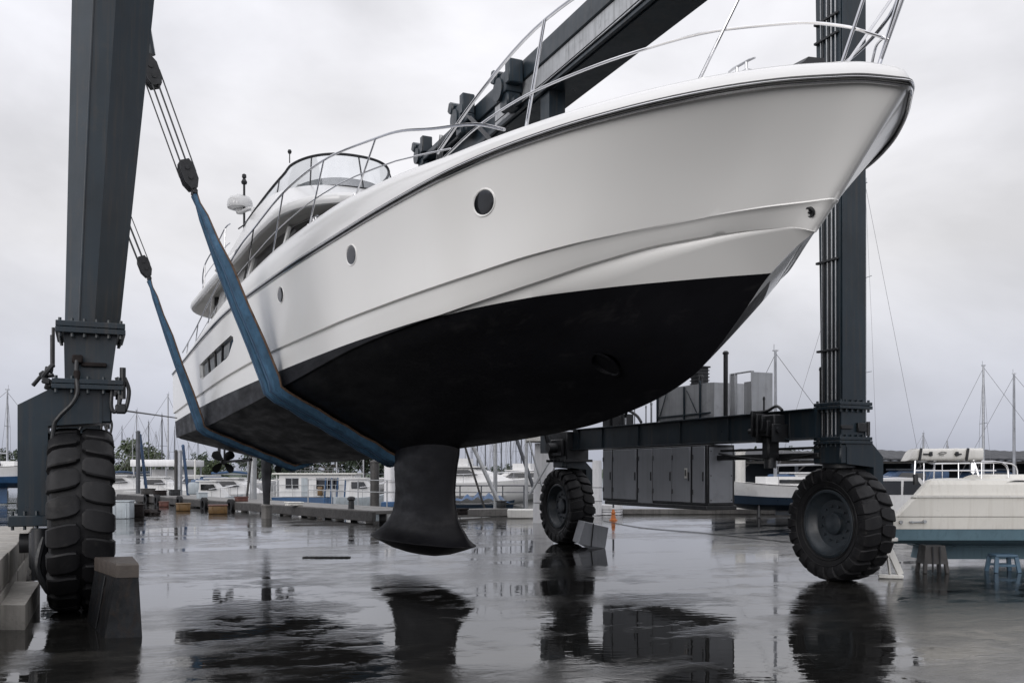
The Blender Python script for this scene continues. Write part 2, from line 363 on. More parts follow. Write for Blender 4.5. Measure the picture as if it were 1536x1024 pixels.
def section(i, n):
    """half section from keel to rail: list of (b, u, z)"""
    g = (i/n)**1.8; a = lambda u0: u0 + (UE-u0)*g
    ur, un, uc, uk = a(5.25), a(6.0), a(6.25), a(6.25)
    K = (0.0, uk, KZ(uk)); C = (CB(uc), uc, CZ(uc)); Nn = (NB(un), un, NZ(un)); T = (RB(ur), ur, RZ(ur))
    fade = min(1, g*20); fade = fade*fade*(3-2*fade)                     # mouldings die out at the stem
    out = []
    nb = 14
    for k in range(nb+1):                   # bottom panel, hollow forward and flat aft
        s = k/nb; hol = .09*max(0, 1-g*3.2)*sin(pi*s)*(lambda q: q*q*(3-2*q))(min(1, g*6))
        b = K[0]+(C[0]-K[0])*(s - hol*.3); z = K[2]+(C[2]-K[2])*(s - hol) ; u = K[1]+(C[1]-K[1])*s
        if k == nb: b -= .07*fade
        out.append((max(0, b), u, z))
    out.append((C[0]-.004, C[1], C[2]+.004))
    for k in range(1, 6):
        s = k/6; out.append((C[0]+(Nn[0]-C[0])*s - .0, C[1]+(Nn[1]-C[1])*s, C[2]+.004+(Nn[2]-C[2]-.004)*s))
    kf = min(1, max(0, (g-.008)*8)); kf = kf*kf*(3-2*kf)
    out.append((Nn[0]-.010*kf, Nn[1], Nn[2]-.014)); out.append((Nn[0]+.040*kf, Nn[1], Nn[2]-.002))
    for k in range(1, 14):
        s = k/13; fl = -.06*sin(pi*s)*max(0, 1-g*2.6)*min(1, g*30)
        o = .040*kf*(1-s)
        out.append((max(0, Nn[0]+(T[0]-Nn[0])*s + fl + o) if i else 0.0, Nn[1]+(T[1]-Nn[1])*s, Nn[2]-.002+(T[2]-Nn[2]+.002)*s))
    if i == 0: out = [(0.0, u, z) for b, u, z in out]
    return out
NS = 170
secs = [section(i, NS) for i in range(NS+1)]
def solid_hull():
    m = MB(FY); bm = m.bm
    st = [[m.v((LC-b, u, z)) for b, u, z in s] for s in secs]
    pt = [[st[i][j] if (secs[i][j][0] < 1e-6) else m.v((LC+secs[i][j][0], secs[i][j][1], secs[i][j][2])) for j in range(len(secs[i]))] for i in range(NS+1)]
    nj = len(secs[0])
    for i in range(NS):
        for j in range(nj-1):
            for A, flip in ((st, 0), (pt, 1)):
                q = [A[i][j], A[i+1][j], A[i+1][j+1], A[i][j+1]]; q = [x for k, x in enumerate(q) if x not in q[:k]]
                if len(q) > 2: m.f(q[::-1] if flip else q)
        q = [st[i][-1], st[i+1][-1], pt[i+1][-1], pt[i][-1]]; q = [x for k, x in enumerate(q) if x not in q[:k]]
        if len(q) > 2: m.f(q)
    m.f(st[-1] + pt[-1][:0:-1])              # transom
    bmesh.ops.remove_doubles(bm, verts=bm.verts, dist=1e-4)
    bmesh.ops.recalc_face_normals(bm, faces=bm.faces)
    return m
hm = solid_hull()
hm.bm.transform(FY); bvh = BVHTree.FromBMesh(hm.bm)     # world space copy for finding points on the skin
hm.bm.transform(FY.inverted())
def skin(px, py):
    d = (at(px, py, 10)-CAM).normalized(); r = bvh.ray_cast(CAM, d); return r[0], r[1]
PORTS = [(726, 304), (527, 382.5), (421, 442)]
ports = [skin(*p) for p in PORTS]
# pockets for the portholes, hull window and thruster are cut out of the solid
cut = MB(FW)
WPX = [(299.5, 547), (346, 503), (349.5, 505), (350, 511), (343, 533), (339, 538), (303, 569), (300.5, 566)]
wpts = [skin(*p) for p in WPX]
wn = sum((q[1] for q in wpts), Vector()).normalized()
cut.loft([[p - wn*.09 for p, n in wpts], [p + wn*.12 for p, n in wpts]])
tp, tn = skin(909, 546)
cut.lathe([(.17, -.16), (.17, .1)], tp, tn, 32)
bmesh.ops.recalc_face_normals(cut.bm, faces=cut.bm.faces)
co_ = link_bm(cut.bm, 'cutter', [M['gel']], None, 0)
hm.bm.transform(FY); ho = link_bm(hm.bm, 'hull_solid', [M['gel']], None, 0)
md = ho.modifiers.new('cut', 'BOOLEAN'); md.object = co_; md.operation = 'DIFFERENCE'; md.solver = 'EXACT'
dg = bpy.context.evaluated_depsgraph_get(); me = bpy.data.meshes.new_from_object(ho.evaluated_get(dg))
bm = bmesh.new(); bm.from_mesh(me)
bpy.data.objects.remove(ho); bpy.data.objects.remove(co_); bpy.data.meshes.remove(me)
bm.transform(FY.inverted())
PZ = lambda u: 3.62 if u < 12 else 3.62-(u-12)*.0195
# paint line: one plane sloping gently aft, one along the stem
pn1 = Vector((0, .0185, 1)).normalized(); pc1 = Vector((LC, 10, 3.61))
pn2 = Vector((0, 1, -2.0)).normalized(); pc2 = Vector((LC, 7.08, 3.62)); pn2 = Vector((0, 1, .3)).normalized()
for c_, n_ in ((pc1, pn1), (pc2, pn2)):
    bmesh.ops.bisect_plane(bm, geom=bm.verts[:]+bm.edges[:]+bm.faces[:], dist=1e-5, plane_co=c_, plane_no=n_)
low = [f for f in bm.faces if (f.calc_center_median()-pc1).dot(pn1) < 0 and not (f.calc_center_median().x > LC+.001 and (f.calc_center_median()-pc2).dot(pn2) < 0)]
rm = ROOTM[yacht.name].inverted() @ FY
from mathutils.kdtree import KDTree
rows_ = [rm @ Vector((LC+s_*q[0], q[1], q[2])) for sc in secs for j in (14, 15, 21, 22) for q in (sc[j],) for s_ in (-1, 1)]
kd = KDTree(len(rows_))
for i_, q in enumerate(rows_): kd.insert(q, i_)
kd.balance()
def mark_rows(o):                            # the moulded edges of chine and knuckle stay crisp
    b = bmesh.new(); b.from_mesh(o.data); near = {v.index: kd.find(v.co)[2] < 2e-3 for v in b.verts}
    for e in b.edges:
        if near[e.verts[0].index] and near[e.verts[1].index] and abs((e.verts[0].co-e.verts[1].co).y) > .003: e.smooth = False
    b.to_mesh(o.data); b.free()
b2 = bm.copy(); idx = {f.index for f in low}; b2.faces.ensure_lookup_table(); bm.faces.index_update()
idx = {f.index for f in low}; b2.faces.ensure_lookup_table()
bmesh.ops.delete(b2, geom=[f for k, f in enumerate(b2.faces) if k not in idx], context='FACES')
bmesh.ops.delete(bm, geom=low, context='FACES')
bm.transform(rm); b2.transform(rm)
top_o = link_bm(bm, 'hull_topsides', M['gel'], yacht, 62, ROOTM[yacht.name])
mark_rows(top_o)
mark_rows(link_bm(b2, 'hull_bottom', M['anti'], yacht, 62, ROOTM[yacht.name]))

YP = lambda b, u, z: (LC-b, u, z)            # b > 0 is the side towards the camera
# portholes
EL = 1.6
for p, n in ports:
    hz = Vector((0, 0, 1)).cross(n).normalized(); vt = n.cross(hz).normalized()
    if hz.x < 0: hz = -hz
    def oval(r, h, off=0.0, k=48):
        out = []
        for i in range(k):
            q, qn, _, _ = bvh.find_nearest(p + hz*(r*EL*cos(2*pi*i/k)+off) + vt*(r*sin(2*pi*i/k))); out.append(q + n*h)
        return out
    m = MB(); m.loft([oval(.142, -.006), oval(.142, .004), oval(.137, .010), oval(.130, .010), oval(.124, .004), oval(.116, -.002, .004)], True, False)
    fr = m.build('porthole', M['gel'], yacht)
    m = MB(); m.loft([oval(.126, .002, .004), oval(.108, .005, .036), oval(.07, .006, .036), oval(.02, .006, .036)]); m.build('glass', M['glass'], fr)
# hull window: frame and curtained panes
m = MB(); m.loft([[p - wn*.085 for p, n in wpts], [p - wn*.07 for p, n in wpts]])
hw = m.build('hull_window', M['glass'], yacht)
a0, a1 = (wpts[0][0], wpts[1][0]); b0, b1 = (wpts[6][0], wpts[4][0])
for k, sft in ((.22, 0), (.45, 0), (.68, 0)):
    m = MB(); q0 = a0.lerp(a1, k); q1 = b0.lerp(b1, k); m.beam(q0-wn*.06, q1-wn*.06, .045, .03, wn, .004); m.build('mullion', M['black'], hw)
for k0, k1 in ((.05, .17), (.27, .41), (.50, .63), (.75, .9)):
    m = MB()
    n_ = 10; rows = []
    for j in range(n_+1):
        k = k0+(k1-k0)*j/n_; off = -.066 + .004*sin(j*2.3)
        q0 = a0.lerp(a1, k).lerp(b0.lerp(b1, k), .18); q1 = a0.lerp(a1, k).lerp(b0.lerp(b1, k), .86)
        rows.append([q0+wn*off, q1+wn*off])
    m.loft(rows, False); m.build('curtain', M['greypanel'], hw)
# thruster tunnel lip, anchor fitting
m = MB(); m.lathe([(.168, -.02), (.19, .004), (.20, .012), (.178, .016), (.166, 0)], tp, tn, 36); m.build('thruster_ring', M['anti'], yacht)
p, n = skin(1215, 318)
m = MB(); m.lathe([(.05, -.01), (.052, .008), (.044, .014), (.036, .008), (.03, .004)], p, n, 28)
d_ = n.cross(Vector((0,0,1))).normalized(); m.box(p+n*.012, (.012, .028, .02), Matrix((n, d_, n.cross(d_))).transposed(), .003)
m.build('bow_eye', M['black'], yacht)

# rail line and gunwale
def railpts(off_b, off_z, u0=5.25, u1=29.6, n=110, both=True):
    us = [u0 + (u1-u0)*(k/n)**2 for k in range(n+1)]
    S = [YP(RB(u)+off_b*min(1, RB(u)/.3), u if RB(u) > .3 else u-off_b*(1-RB(u)/.3), RZ(u)+off_z) for u in us]
    if not both: return S
    return S[::-1] + [(2*LC-x, y, z) for x, y, z in S[1:]]
m = MB(FY); m.tube(railpts(.010, .0), .022, 8); m.build('rub_rail', M['rubrail'], yacht)
m = MB(FY); m.tube(railpts(.030, -.010), .010, 6); m.tube(railpts(.004, -.045), .014, 6); m.build('rail_moulding', M['chrome'], yacht)
GH = spline([(5.25,.16),(6.5,.19),(8,.21),(9.5,.27),(11,.43),(13.4,.60),(16,.62),(19,.52),(22,.38),(25,.27),(29.6,.24)])
m = MB(FY); rings = []
for k in range(141):
    u = 5.25 + 24.35*(k/140)**2; b = RB(u); z = RZ(u); h = GH(u)
    sh = min(1, b/.6)
    prof = [(b, z-.02), (b+.004*sh, z+.12*h), (b-.02*sh, z+.45*h), (b-.07*sh, z+.75*h), (b-.13*sh, z+.92*h), (b-.21*sh, z+h), (b-.30*sh, z+h), (b-.38*sh, z+.93*h), (b-.45*sh, z+.8*h)]
    c_ = b*.32; zc = z+.8*h + .05*min(1, b)
    if u < 12: zc += .12*min(1, b)*max(0, 1-(u-5)/7)
    prof += [(c_, zc), (0, zc+.02)]
    ax = .30*max(0, 1-b/.6)                   # the rounded nose slopes back too
    ring = []
    for j, (bb_, zz) in enumerate(prof):
        du = 0 if j < 1 else ax*min(1, [0, -.01, .06, .16, .3, .5, .75, .95, 1.1, 1.3, 1.5][j])*1.0
        ring.append((max(0, bb_), u+du, zz))
    rings.append(ring)
full = [[YP(b, u, z) for b, u, z in r] + [YP(-b, u, z) for b, u, z in r[-2::-1]] for r in rings]
m.loft(full, False); m.build('deck_moulding', M['gel_up'], yacht, 30, weld=1e-4)
# cleat and windlass on the foredeck
def cleat(u, b, zz):
    m = MB(FY); z = zz
    m.tube([YP(b, u+.17, z+.075), YP(b, u+.1, z+.085), YP(b, u-.1, z+.085), YP(b, u-.17, z+.075)], [.009, .014, .014, .009], 8)
    for d_ in (-.06, .06): m.cyl(YP(b, u+d_, z-.02), YP(b, u+d_, z+.08), .013)
    m.bb(LC-b-.03, LC-b+.03, u-.1, u+.1, z-.02, z+.008, .004); return m.build('cleat', M['chrome'], yacht)
cleat(6.35, RB(6.35)-.37, 5.295); cleat(14.5, RB(14.5)-.25, RZ(14.5)+GH(14.5)); cleat(25.5, RB(25.5)-.25, RZ(25.5)+GH(25.5))
m = MB(FY); m.extr([(LC+.12, 6.5, 5.15), (LC+.12, 6.5, 5.66), (LC+.18, 6.5, 5.72), (LC+.40, 6.5, 5.75), (LC+.40, 6.5, 5.15)], (0, .25, 0)); m.lathe([(.11, 0), (.11, .06), (.07, .08), (.07, .22), (.10, .24), (.10, .3)], (LC+.3, 7.1, 5.25), (0,0,1), 20)
m.build('anchor_windlass', M['black'], yacht)

# guard rails
def smooth(pts, n=6):
    P = [Vector(p) for p in pts]; out = []
    for i in range(len(P)-1):
        a, b, c, d = P[max(0, i-1)], P[i], P[i+1], P[min(len(P)-1, i+2)]
        for k in range(n):
            s = k/n; out.append(.5*((2*b)+(c-a)*s+(2*a-5*b+4*c-d)*s*s+(3*b-a-3*c+d)*s**3))
    return out+[P[-1]]
SR = [(8.75,5.36),(9.3,5.58),(10.2,5.80),(11.0,6.02),(11.8,6.17),(13.65,6.46),(15.3,6.57),(16.7,6.57),(18.3,6.47),(19.9,6.36),(22.9,5.92),(26,5.47),(28.8,5.25)]
SRz = spline(SR)
def deckb(u): return RB(u)-.22
def decktop(u): return RZ(u)+GH(u)
for sg in (1, -1):
    m = MB(FY)
    m.tube(smooth([YP(sg*(deckb(u)+.02), u, z) for u, z in SR], 5), .018, 8)
    m.build('side_guard_rail', M['chrome'], yacht)
    m = MB(FY); us = [9.8+k*.7 for k in range(28)]
    m.tube([YP(sg*deckb(u), u, decktop(u)*.5+SRz(u)*.5-.08) for u in us], .010, 6); m.build('middle_wire', M['chrome'], yacht)
    for u in (11.8, 13.9, 16.2, 18.4, 20.7, 23.0, 25.2, 27.3):
        m = MB(FY); ub = min(u+.8, 28.9); m.tube([YP(sg*(deckb(u)+.02), u, SRz(u)), YP(sg*deckb(ub), ub, decktop(ub)-.03)], .014, 8)
        m.lathe([(.035, -.005), (.035, .012)], YP(sg*deckb(ub), ub, decktop(ub)), (0,0,1), 12); m.build('stanchion', M['chrome'], yacht)
# bow pulpit: top rail, middle rail and raking stanchions
PB = spline([(5.12,0),(5.18,.2),(5.4,.42),(5.7,.66),(6.0,.9),(6.45,1.28),(7.1,1.62),(8,1.85),(8.8,1.95),(9.7,1.98),(10.3,2.02)])
MBn = spline([(5.52,0),(5.57,.12),(5.72,.26),(5.98,.5),(6.46,.98),(7.0,1.45),(8.2,1.83),(9.2,2.0),(10.0,2.08)])
TZ = spline([(4.9,6.34),(6.5,6.36),(7.3,6.34),(8,6.26),(8.8,6.06),(9.65,5.82),(10.3,5.56)])
MZ = spline([(5.5,5.46),(5.7,5.58),(6.0,5.67),(6.46,5.69),(7.0,5.62),(8.2,5.62),(9.2,5.55),(10.0,5.40)])
def both(Bf, Zf, u0, u1, n=40):
    us = [u0+(u1-u0)*(k/n)**1.8 for k in range(n+1)]; S = [YP(Bf(u), u, Zf(u)) for u in us]
    return S[::-1]+[(2*LC-x, y, z) for x, y, z in S[1:]]
m = MB(FY); m.tube(both(PB, TZ, 5.12, 10.3), .019, 8); m.build('pulpit_top_rail', M['chrome'], yacht)
m = MB(FY); m.tube(both(MBn, MZ, 5.52, 10.0), .014, 8); m.build('pulpit_middle_rail', M['chrome'], yacht)
for sg in (1, -1):
    for (b0_, u0_, z0_), (b1_, u1_) in (((1.78, 8.62, 5.24), (1.87, 8.05)), ((1.08, 6.68, 5.22), (.85, 5.95)), ((.22, 5.78, 5.20), (.22, 5.20))):
        m = MB(FY); m.tube([YP(sg*b0_, u0_, z0_), YP(sg*b1_, u1_, TZ(u1_))], .015, 8)
        if b0_ == 1.78: m.tube([YP(sg*(b0_+.03), u0_-.09, z0_), YP(sg*b1_, u1_-.03, TZ(u1_))], .010, 6)
        m.lathe([(.04, -.02), (.04, .012)], YP(sg*b0_, u0_, z0_), (0,0,1), 12); m.build('pulpit_stanchion', M['chrome'], yacht)

for (a_, b_) in (((LC-.22, 5.76, 5.20), (LC+.85, 5.95, 6.36)), ((LC+.18, 5.74, 5.20), (LC+.42, 5.40, 6.35))):
    m = MB(FY); m.tube([a_, b_], .014, 8); m.lathe([(.035, -.02), (.035, .012)], a_, (0,0,1), 12); m.build('pulpit_brace', M['chrome'], yacht)
# superstructure
def plan(front, bmax, aft, z, n=40, pw=2.4, shear=0.0, zf=None, afr=.35, uc=None):
    """closed outline: rounded front at u=front, sides at b=bmax, rounded aft corners"""
    pts = []; Lf = (uc or front+3.2)-front
    half = []
    for k in range(n+1):
        a = pi/2*k/n; half.append((bmax*sin(a)**(2/pw), front+Lf*(1-cos(a)**(2/pw)) if True else 0))
    for k in range(1, 9):
        half.append((bmax-.02*k/8, front+Lf+(aft-afr*2-front-Lf)*k/8))
    for k in range(1, 9):
        a = pi/2*k/8; half.append((bmax-.02-afr*2*(1-cos(a)) if k < 8 else bmax-.02-afr*2, aft-afr*2+afr*2*sin(a)))
    allp = half + [(-b, u) for b, u in half[::-1][:-1]] if False else half + [(-b, u) for b, u in half[::-1]][:-1]
    return [YP(b, u, (zf(u) if zf else z)) for b, u in allp]
# cabin body with dark side windows
m = MB(FY); m.loft([plan(13.6, 1.78, 25.6, 5.1), plan(14.4, 1.72, 25.6, 5.62), plan(16.2, 1.55, 25.6, 6.6)]); cab = m.build('cabin', M['gel_up'], yacht, 30)
m = MB(FY); m.loft([plan(14.36, 1.735, 22.8, 5.66), plan(16.1, 1.575, 22.8, 6.56)]); m.build('cabin_window', M['glass'], cab, 30)
for u in (18.3, 21.2):
    for sg in (1, -1):
        m = MB(FY); m.beam(YP(sg*1.735, u+.45, 5.64), YP(sg*1.59, u, 6.58), .10, .06, (1, 0, 0)); m.build('window_pillar', M['gel_up'], cab)
# brow / flybridge deck
BZ = spline([(15.5,6.63),(19,6.66),(22,6.52),(24,6.46),(26,6.34),(28.2,6.20)])
def ringb(ds, dz): return plan(16.0+ds*1.2, 1.98-ds, 28.3-ds, 0, zf=lambda u: BZ(u)+dz, afr=.75, uc=18.4)
m = MB(FY); m.loft([ringb(.34, -.02), ringb(.10, -.035)], True, False); m.loft([ringb(.36, -.0201), ringb(.35, -.0201)], True, True); m.build('brow_underside', M['grey_under'], yacht, 30)
m = MB(FY); m.loft([ringb(.10, -.03), ringb(.03, -.02), ringb(0, .03), ringb(.0, .1), ringb(.05, .17), ringb(.16, .21)], True, False); m.f([m.v(p) for p in ringb(.17, .20)])
m.build('flybridge_deck', M['gel_up'], yacht, 40)
# flybridge coaming, screen, console
CT = spline([(16,7.55),(19,7.62),(21,7.60),(23,7.35),(24.8,6.95)])
def coaming(ds, z0=None, k=0): return plan(16.5+2.0*k, 1.86-.28*k, 24.8-.3*k, z0 or 0, zf=None if z0 else (lambda u: 6.82+(CT(u)-6.82)*k), afr=.3, uc=19.0+1.6*k)
m = MB(FY); m.loft([coaming(0, 0, 0.0), coaming(0, 0, .35), coaming(0, 0, .7), coaming(0, 0, .93), coaming(0, 0, 1.0)], True, False); g = coaming(0, 0, 1.0); m.f([m.v(p) for p in [(x+(LC-x)*.05, y+.02, z-.05) for x, y, z in g]])
m.build('flybridge_coaming', M['gel_up'], yacht, 30)
def arc(front, bm_, ue, zf, n=36):
    out = []
    for k in range(-n, n+1):
        s = abs(k)/n
        if s < .62:
            a = pi/2*s/.62; b = bm_*sin(a)**.85; u = front+1.7*(1-cos(a)**.85)
        else:
            q = (s-.62)/.38; b = bm_+.36*q; u = front+1.7+(ue-front-1.7)*q
        out.append(YP(b if k <= 0 else -b, u, zf(s)))
    return out
top = arc(18.75, 1.10, 22.6, lambda s: 8.36 if s < .55 else 8.36-(s-.55)/.45*.72*((s-.55)/.45)**.35)
bot = arc(18.45, 1.26, 22.6, lambda s: 7.60 if s < .7 else 7.60-.10*(s-.7)/.3)
m = MB(FY); m.loft([bot, top], False); scr = m.build('flybridge_screen', M['clear'], yacht, 40, recalc=False)
m = MB(FY); m.tube(top, .030, 8); m.tube([Vector(p)+Vector((0,0,.01)) for p in bot], .016, 6)
for k in (12, 24, 36, 48, 60): m.tube([bot[k], top[k]], .016, 6)
m.build('screen_frame', M['black'], scr)
m = MB(FY); A = arc(18.75, 1.06, 21.5, lambda s: 7.5); B = arc(18.9, 1.0, 21.5, lambda s: 7.92 if s < .5 else 7.92-.25*(s-.5)); C_ = arc(19.4, .85, 21.5, lambda s: 7.95 if s < .5 else 7.9-.25*(s-.5))
m.loft([A, B, C_], False); m.build('helm_console', M['greypanel'], yacht, 40)
m = MB(FY); m.bb(LC-.75, LC-.2, 20.2, 20.75, 7.4, 7.75, .05, 2); m.bb(LC-.75, LC-.2, 20.65, 20.8, 7.7, 8.2, .05, 2); m.build('helm_seat', M['offwhite'], yacht)
# radar, masts, antennas
b_, u_ = 1.38, 23.5
m = MB(FY); m.lathe([(.02, .0), (.22, .005), (.30, .03), (.315, .09), (.30, .2), (.25, .29), (.15, .345), (.03, .36)], YP(b_, u_, 8.22), (0,0,1), 32); m.lathe([(.09, -.1), (.12, 0)], YP(b_, u_, 8.22), (0,0,1), 16); m.build('radar_dome', M['gel_up'], yacht, 50)
m = MB(FY); m.tube([YP(b_+.02, u_-.05, 8.13), YP(b_-.1, u_-.5, 8.13), YP(b_-.12, u_-.85, 8.05), YP(b_-.10, u_-1.0, 7.4)], [.05, .05, .055, .06], 10); m.build('radar_arm', M['gel_up'], yacht, 50)
m = MB(FY); m.tube([YP(b_-.05, u_-.22, 7.1), YP(b_-.05, u_-.22, 8.85)], .028, 8); m.lathe([(.06, 0), (.075, .05), (.05, .1), (.03, .14), (.055, .16), (.05, .23), (.02, .25)], YP(b_-.05, u_-.22, 8.8), (0,0,1), 14); m.build('light_mast', M['black'], yacht)
m = MB(FY); m.cyl(YP(1.2, 19.7, 8.3), YP(1.2, 19.7, 8.52), .012, n=6); m.lathe([(.03, 0), (.045, .04), (.03, .08)], YP(1.2, 19.7, 8.5), (0,0,1), 10); m.build('screen_light', M['black'], yacht)
for sg in (1, -1):
    m = MB(FY); z0 = lambda u: BZ(u)+.2
    top_ = [(22.6, 7.6), (23.1, 7.62), (24, 7.45), (25.6, 7.22), (27.2, 7.02), (27.9, 6.9)]
    m.tube(smooth([YP(sg*(1.82-.35*max(0, u-26.5)), u, z) for u, z in top_], 5), .018, 8)
    m.tube(smooth([YP(sg*(1.82-.35*max(0, u-26.5)), u, (z+z0(u))/2) for u, z in top_], 4), .012, 6)
    for u, z in top_[1:]:
        m.tube([YP(sg*(1.82-.35*max(0, u-26.5)), u, z), YP(sg*(1.82-.35*max(0, u-26.5)), u+.12, z0(u)-.02)], .014, 6)
    m.build('flybridge_rail', M['chrome'], yacht)
# aft cockpit bulkhead and swim platform
m = MB(FY); m.bb(LC-1.6, LC+1.6, 25.4, 25.6, 5.0, 6.45, .03); m.build('cockpit_bulkhead', M['glass'], yacht)
m = MB(FY); rr_ = [(1.7, 29.55), (1.75, 30.1), (1.5, 30.4), (0, 30.45)]
m.loft([[YP(b, u, z) for b, u in rr_+[(-b, u) for b, u in rr_[:3][::-1]]] for z in (3.62, 3.78)]); m.build('swim_platform', M['gel_up'], yacht)

# keel, skeg, propeller
m = MB(FY); rings = []
for z, u0, u1, hb in ((2.25,13.90,16.72,.24),(2.0,13.93,16.68,.23),(1.75,14.02,16.66,.215),(1.4,14.08,16.62,.20),(1.15,14.06,16.66,.20),(.95,13.98,16.78,.215),(.80,13.84,16.98,.25),(.69,13.70,17.22,.30),(.60,13.62,17.40,.37),(.54,13.54,17.54,.47),(.505,13.49,17.62,.54),(.492,13.49,17.62,.54),(.41,13.85,17.2,.42),(.32,14.3,16.75,.28),(.26,14.8,16.2,.12)):
    ring = []; n_ = 36
    for k in range(n_):
        a = 2*pi*k/n_; ca, sa = cos(a), sin(a)
        ring.append((LC+hb*math.copysign(abs(sa)**1.15, sa), (u0+u1)/2-(u1-u0)/2*math.copysign(abs(ca)**.92, ca), z))
    rings.append(ring)
m.loft(rings); m.build('keel', M['anti'], yacht, 32)
m = MB(FY); m.loft([[(LC+sx*.07*(1 if 0 < k < 3 else .15), u0+(u1-u0)*k/3, z) for sx in (-1, 1) for k in ((0, 1, 2, 3) if sx < 0 else (3, 2, 1, 0))] for z, u0, u1 in ((2.4, 25.75, 27.0), (1.5, 25.9, 26.85), (.82, 26.05, 26.65))]); m.build('skeg', M['anti'], yacht)
for sg in (1, -1):
    c = Vector(YP(sg*.9, 27.75, 2.02)); m = MB(FY)
    m.tube([c+Vector((0, .16, 0)), c+Vector((0, .1, 0)), c+Vector((0, -.12, 0))], [.03, .075, .085], 14)
    for k in range(4):
        a = pi/4+k*pi/2; d1 = Vector((cos(a), 0, sin(a))); d2 = Vector((-sin(a), 0, cos(a))); y = Vector((0, 1, 0)); rows = []
        for r_, w_, tw in ((.06, .05, .9), (.15, .11, .75), (.26, .15, .6), (.35, .12, .5), (.40, .03, .45)):
            e = d2*cos(tw)*w_+y*sin(tw)*w_; th_ = (d2*-sin(tw)+y*cos(tw))*.012
            rows.append([c+d1*r_-e-th_*.2, c+d1*r_-th_, c+d1*r_+e-th_*.2, c+d1*r_+th_])
        m.loft(rows)
    m.build('propeller', M['black'], yacht, 50)
    m = MB(FY); m.tube([c+Vector((0, -.1, 0)), c+Vector((0, -3.4, .02))], .035, 10); m.build('propeller_shaft', M['anti'], yacht)
    m = MB(FY); m.loft([[c+Vector((dx, dy-.18, dz)) for dx, dy in ((-.03, 0), (0, -.12), (.03, 0), (0, .12))] for dz in (-.06, .2, .7)]); m.build('shaft_strut', M['anti'], yacht)
    m = MB(FY); m.loft([[c+Vector((dx, .55+dy, dz)) for dx, dy in ((-.03, 0), (0, -.22), (.03, 0), (0, .22))] for dz in (.25, .6)]); m.build('rudder_stock', M['anti'], yacht)
